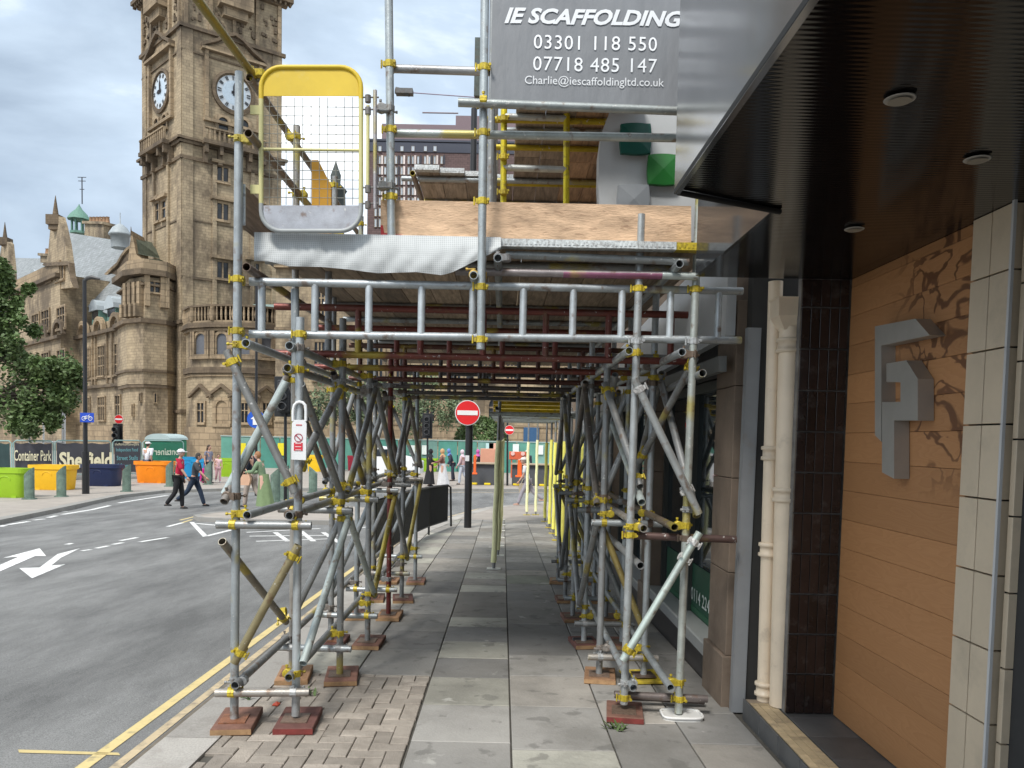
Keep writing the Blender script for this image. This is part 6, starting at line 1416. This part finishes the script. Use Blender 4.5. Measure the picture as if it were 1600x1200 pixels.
# ================================================================== PEOPLE
def skinmesh(pts, edges, rad, M, sub=1):
    me = bpy.data.meshes.new('s'); me.from_pydata(pts, edges, []); o = bpy.data.objects.new('s', me); COL.objects.link(o)
    md = o.modifiers.new('s', 'SKIN'); md.use_smooth_shade = True
    for i, v in enumerate(me.skin_vertices[0].data):
        r = rad[i]; v.radius = r if isinstance(r, tuple) else (r, r); v.use_root = (i == 0)
    m2 = o.modifiers.new('u', 'SUBSURF'); m2.levels = sub; m2.render_levels = sub
    bpy.context.view_layer.update(); ev = o.evaluated_get(bpy.context.evaluated_depsgraph_get()); r = bpy.data.meshes.new_from_object(ev)
    bpy.data.objects.remove(o); return r
SKIN = (.50, .30, .22)
def person(px, py, h, head, lab, top, bot, hair=(.05, .035, .025), stride=22, skin=SKIN, sleeve=.5, skirt=0, scarf=None, cap=None, lean=0, arms=(10, -12), bag=None, case=None, Y=None, shoes=(.02, .02, .02), look=0, elbow=25):
    g_ = gnd(px, py) if Y is None else Vector((at(px, py, Y).x, Y, gz(Y))); g_.z += RD if -12 < g_.x < -2.5 and g_.y < 30 and not (-8 < g_.x < -2.2 and 18.5 < g_.y < 23.6) else 0
    t = thing('person', lab, 'person', g_, rz=math.radians(head))
    M = WM[t]; V = Vector; sn = lambda d: math.sin(math.radians(d)); cs = lambda d: math.cos(math.radians(d))
    def leg(sy, a):
        hip = V((0, sy*.052, .515)); kn = hip+V((sn(a)*.245, 0, -cs(a)*.245)); a2 = a-(8 if a > 0 else (28 if abs(stride) > 7 else 5)); an = kn+V((sn(a2)*.245, 0, -cs(a2)*.245)); return hip, kn, an
    L, R_ = leg(1, stride), leg(-1, -stride); dz = .03-min(L[2].z, R_[2].z); sh = V((0, 0, dz)); ln = lambda z: V((sn(lean)*(z-.5), 0, (z-.5)*(cs(lean)-1)))
    pts = {}; pts['pel'] = V((0, 0, .535)); pts['wai'] = V((0, 0, .615))+ln(.615); pts['che'] = V((0, 0, .735))+ln(.735); pts['nec'] = V((0, 0, .835))+ln(.835); pts['hb'] = V((.008, 0, .885))+ln(.9)
    for s_, q, a in ((1, 'l', arms[0]), (-1, 'r', arms[1])):
        S_ = V((0, s_*.098, .805))+ln(.805); E_ = S_+V((sn(a)*.165, s_*.018, -cs(a)*.165)); Wr = E_+V((sn(a+elbow)*.145, 0, -cs(a+elbow)*.145)); pts['s'+q], pts['e'+q], pts['w'+q] = S_, E_, Wr
    for q, lg in (('l', L), ('r', R_)): pts['h'+q], pts['k'+q], pts['a'+q] = lg; pts['t'+q] = lg[2]+V((.085, 0, -.018))
    for k in pts: pts[k] = (pts[k]+sh)*h
    names_ = list(pts); idx = {n: i for i, n in enumerate(names_)}
    rad = dict(pel=(.07, .055), wai=(.062, .048), che=(.075, .055), nec=.03, hb=.03, sl=.034, sr=.034, el=.023, er=.023, wl=.016, wr=.016, hl=.05, hr=.05, kl=.032, kr=.032, al=.02, ar=.02, tl=.017, tr=.017)
    E = [('pel', 'wai'), ('wai', 'che'), ('che', 'nec'), ('nec', 'hb'), ('che', 'sl'), ('che', 'sr'), ('sl', 'el'), ('sr', 'er'), ('el', 'wl'), ('er', 'wr'), ('pel', 'hl'), ('pel', 'hr'), ('hl', 'kl'), ('hr', 'kr'), ('kl', 'al'), ('kr', 'ar'), ('al', 'tl'), ('ar', 'tr')]
    sc = lambda r, k: tuple(x*h*k for x in r) if isinstance(r, tuple) else r*h*k
    me = skinmesh([pts[n] for n in names_], [(idx[a], idx[c]) for a, c in E], [sc(rad[n], 1) for n in names_], M)
    b = B(); b.add([v.co for v in me.vertices], [list(p.vertices) for p in me.polygons], 0, True)
    hc = pts['hb']+V((.012*h, 0, .045*h)); b.ball(hc, .052*h, 12, 8, sc=(1.0, .80, 1.22)); b.ball(hc+V((.052*h, 0, -.004*h)), .010*h, 6, 4, sc=(1, .8, 1.5))
    for s_ in (1, -1): b.ball(hc+V((0, s_*.042*h, 0)), .012*h, 6, 4, sc=(.9, .5, 1.4)); b.ball(hc+V((.046*h, s_*.017*h, .012*h)), .006*h, 6, 4, m=1)
    b.box(hc+V((.048*h, 0, -.028*h)), (.006*h, .024*h, .005*h), m=2)
    for q, s_ in (('l', 1), ('r', -1)):
        w_ = pts['w'+q]; d = (pts['w'+q]-pts['e'+q]).normalized(); side = V((d.z, 0, -d.x)); b.path([w_, w_+d*.025*h, w_+d*.045*h], [.013*h, .018*h, .015*h], 6)
        for f in range(4):
            o_ = side*(f-1.5)*.008*h; ll = (.030, .036, .034, .026)[f]*h; b.path([w_+d*.042*h+o_, w_+d*(.042*h+ll*.6)+o_, w_+d*(.04*h+ll)+o_+side*.004*h-V((0, s_*.006*h, 0))], [.0055*h, .005*h, .0035*h], 4)
        b.path([w_+d*.015*h+side*.012*h, w_+d*.032*h+side*.024*h, w_+d*.045*h+side*.026*h], [.007*h, .006*h, .004*h], 4)
    def bl(b_, name, col, mt=MATTE, parent=t, extra=None):
        me_ = b_.mesh(name, [mt]+(extra or [])); return inst(name, me_, WM[t].copy(), parent, col)
    bl(b, 'body', skin, MATTE, extra=[DARKM, LIPM])
    def cloth(name, keys, rk, col):
        ks = [k for k in keys]; ix = {n: i for i, n in enumerate(ks)}; me = skinmesh([pts[n] if n not in over else over[n] for n in ks], [(ix[a], ix[c]) for a, c in E2 if a in ix and c in ix], [sc(rk[n], 1) for n in ks], M)
        bb = B(); bb.add([v.co for v in me.vertices], [list(p.vertices) for p in me.polygons], 0, True); bl(bb, name, col)
    over = {}; E2 = E+[('el', 'ul'), ('er', 'ur')]
    up = lambda a, c, k: pts[a]+(pts[c]-pts[a])*k
    over['el'] = up('sl', 'el', min(1, sleeve*2)); over['er'] = up('sr', 'er', min(1, sleeve*2)); keys = ['che', 'wai', 'pel', 'nec', 'sl', 'sr', 'el', 'er']
    pts_pel = pts['pel'].copy(); over['pel'] = pts['pel']-V((0, 0, .045*h))
    rk = dict(pel=(.086, .072), wai=(.076, .062), che=(.088, .068), nec=.036, sl=.046, sr=.046, el=.036, er=.036, wl=.026, wr=.026)
    over['nec'] = up('che', 'nec', .75)
    if sleeve > .6: keys += ['wl', 'wr']; over['wl'] = up('el', 'wl', .95); over['wr'] = up('er', 'wr', .95)
    cloth('top', keys, rk, top); over = {}
    if skirt:
        cx_ = (pts['al'].x+pts['ar'].x)/2; hem = h*(.55-skirt); zt = pts['wai'].z; bb = B(); n = 26; vs = []; lv = 6
        for k in range(lv+1):
            f = k/lv; z = zt+(hem-zt)*f; r = (.082+.052*f**1.1)*h
            for i in range(n):
                a = 2*math.pi*i/n; w_ = 1+.10*f*math.sin(a*7+px); vs.append(V((cx_*f+r*math.cos(a)*w_*(1+.75*f*abs(stride)/20), r*math.sin(a)*w_*.85, z)))
        bb.add(vs, [(k*n+i, k*n+(i+1) % n, (k+1)*n+(i+1) % n, (k+1)*n+i) for k in range(lv) for i in range(n)], 0, True); bb.add(vs[:n], [list(range(n))]); bl(bb, 'skirt', bot)
    else:
        cloth('trousers', ['pel', 'hl', 'hr', 'kl', 'kr', 'al', 'ar'], dict(pel=(.080, .064), hl=.062, hr=.062, kl=.044, kr=.044, al=.036, ar=.036), bot)
    bb = B()
    for q in 'lr':
        a_ = pts['a'+q]; bb.lathe(a_+V((.03*h, 0, -.026*h)), [(.05*h, 0), (.052*h, .008*h), (.045*h, .022*h), (.02*h, .035*h)], 10, sx=1.25, sy=.5)
    bl(bb, 'shoes', shoes)
    bb = B(); cc_ = scarf or hair
    if scarf:
        bb.ball(hc+V((-.012*h, 0, .006*h)), .062*h, 12, 8, sc=(1.0, .92, 1.2)); bb.lathe(pts['nec']+V((0, 0, -.045*h)), [(.085*h, 0), (.07*h, .03*h), (.042*h, .07*h), (.04*h, .09*h)], 12, sy=1.1)
        bl(bb, 'headscarf', scarf)
    else:
        bb.ball(hc+V((-.012*h, 0, .014*h)), .056*h, 12, 8, sc=(1.0, .88, 1.15))
        if look: bb.path([hc+V((-.035*h, 0, .02*h)), hc+V((-.055*h, 0, -.05*h)), hc+V((-.05*h, 0, -.12*h))], [.035*h, .035*h, .018*h], 8)
        bl(bb, 'hair', hair)
    if cap:
        bb = B(); bb.lathe(hc+V((-.008*h, 0, .022*h)), [(.060*h, 0), (.058*h, .02*h), (.04*h, .042*h), (.005*h, .052*h)], 14); bb.box(hc+V((.068*h, 0, .024*h)), (.05*h, .07*h, .008*h), ch=.003); bl(bb, 'cap', cap)
    if bag:
        bb = B(); c_ = pts['wl' if bag[1] > 0 else 'wr']+V((0, bag[1]*.03, -.06)); 
        bb.prism([c_+V(v) for v in ((-.17, -.06, -.30), (.17, -.06, -.30), (.21, -.06, -.12), (.17, -.06, 0), (-.17, -.06, 0), (-.21, -.06, -.12))], (0, .12, 0)); bb.path([c_+V((-.12, 0, 0)), c_+V((-.06, 0, .15)), c_+V((.06, 0, .15)), c_+V((.12, 0, 0))], .012, 5)
        W_ = M @ c_; o = bb.mesh('handbag', PAINT); inst('handbag', o, M.copy(), None, bag[0]); ob = bpy.data.objects[-1] if False else [x for x in COL.objects if x.data is o][0]; tag(ob, bag[2], 'bag')
    if case:
        bb = B(); c_ = V((-.35, .18, 0)); bb.box(c_+V((0, 0, .34)), (.26, .42, .58), ch=.04); bb.path([c_+V((0, -.1, .6)), c_+V((.05, -.1, .95)), c_+V((.05, .1, .95)), c_+V((0, .1, .6))], .012, 5); bb.tube(c_+V((.05, -.18, .05)), c_+V((.05, .18, .05)), .05, 8)
        o = bb.mesh('suitcase', PAINT); inst('suitcase', o, M.copy(), None, case); ob = [x for x in COL.objects if x.data is o][0]; tag(ob, 'magenta suitcase pulled behind the woman by the bollard', 'suitcase')
    return t
DARKM = mat('eye dark', col=(.02, .02, .02), rough=.3); LIPM = mat('lips', col=(.35, .13, .11), rough=.6)
person(279, 790, 1.78, 5, 'man in a red short-sleeved shirt, black trousers and pale cap crossing the road', (.48, .012, .05), (.012, .012, .014), hair=(.35, .33, .32), stride=9, cap=(.72, .72, .74), arms=(2, 26), elbow=8, lean=4)
person(303, 786, 1.70, 5, 'man in a dark grey t-shirt and blue jeans striding across the road', (.055, .06, .07), (.02, .035, .065), hair=(.04, .035, .03), stride=24, lean=10, arms=(12, 32), elbow=14, skin=(.50, .28, .20))
person(231, 757, 1.75, 80, 'man in a white t-shirt and white cap behind the orange tub', (.70, .71, .75), (.06, .07, .1), cap=(.75, .75, .75), stride=4, Y=33)
person(326, 757, 1.66, -20, 'woman with long dark hair and a grey top standing by a bollard', (.20, .20, .26), (.03, .03, .04), look=1, stride=8, Y=33.3, sleeve=.3, case=(.50, .01, .22))
person(341, 752, 1.25, -60, 'small girl with dark hair in a pale pink outfit', (.70, .48, .50), (.68, .42, .45), look=1, stride=8, Y=34, sleeve=.25, shoes=(.6, .6, .6))
person(392, 797, 1.80, 170, 'man in a navy jumper and beige trousers walking behind the woman in green', (.014, .02, .035), (.36, .30, .26), stride=14, sleeve=1, Y=22.6)
person(412, 797, 1.68, 175, 'woman with short auburn hair in a green cardigan and long green skirt', (.17, .25, .15), (.17, .24, .12), hair=(.30, .15, .07), stride=4, sleeve=1, skirt=.48, lean=14, arms=(26, 20), elbow=60, bag=((.58, .36, .24), 1, 'peach handbag carried by the woman in green'), Y=21.8, skin=(.58, .36, .28))
person(672, 757, 1.66, 15, 'woman in a long black robe and black headscarf', (.012, .012, .014), (.012, .012, .014), stride=4, sleeve=1, skirt=.50, scarf=(.012, .012, .015), arms=(30, -8), elbow=50, Y=34.5)
person(691, 757, 1.68, 185, 'woman in a brown top, tan headscarf and long white patterned skirt', (.20, .09, .07), (.55, .55, .56), stride=6, sleeve=1, skirt=.50, scarf=(.50, .30, .15), arms=(34, 10), elbow=40, Y=34.2)
person(707, 748, 1.66, 200, 'person in dark clothes and a blue patterned headscarf behind the blue tub', (.03, .035, .06), (.03, .03, .05), scarf=(.12, .22, .50), lean=18, stride=6, sleeve=1, Y=39)
person(722, 752, 1.64, 160, 'person in pale pink clothes and pale headscarf left of the lamp column', (.55, .40, .42), (.45, .5, .58), scarf=(.60, .50, .55), stride=12, sleeve=1, Y=36)
person(746, 748, 1.62, 90, 'person in black with a magenta headscarf behind the barrier wall', (.015, .015, .018), (.015, .015, .018), scarf=(.50, .10, .35), stride=5, sleeve=1, Y=39)
person(823, 748, 1.66, 90, 'person in a dark jacket behind the sign board', (.03, .03, .04), (.03, .03, .04), cap=(.5, .5, .5), stride=5, sleeve=1, Y=38)
person(824, 789, 1.66, 178, 'woman in a pale cap, white top and grey trousers stepping off the kerb', (.60, .60, .62), (.30, .28, .31), hair=(.35, .30, .25), cap=(.62, .58, .54), stride=27, lean=12, sleeve=.4, Y=25.3, bag=((.42, .36, .27), -1, 'beige shoulder bag behind the woman stepping off the kerb'), shoes=(.4, .25, .2))
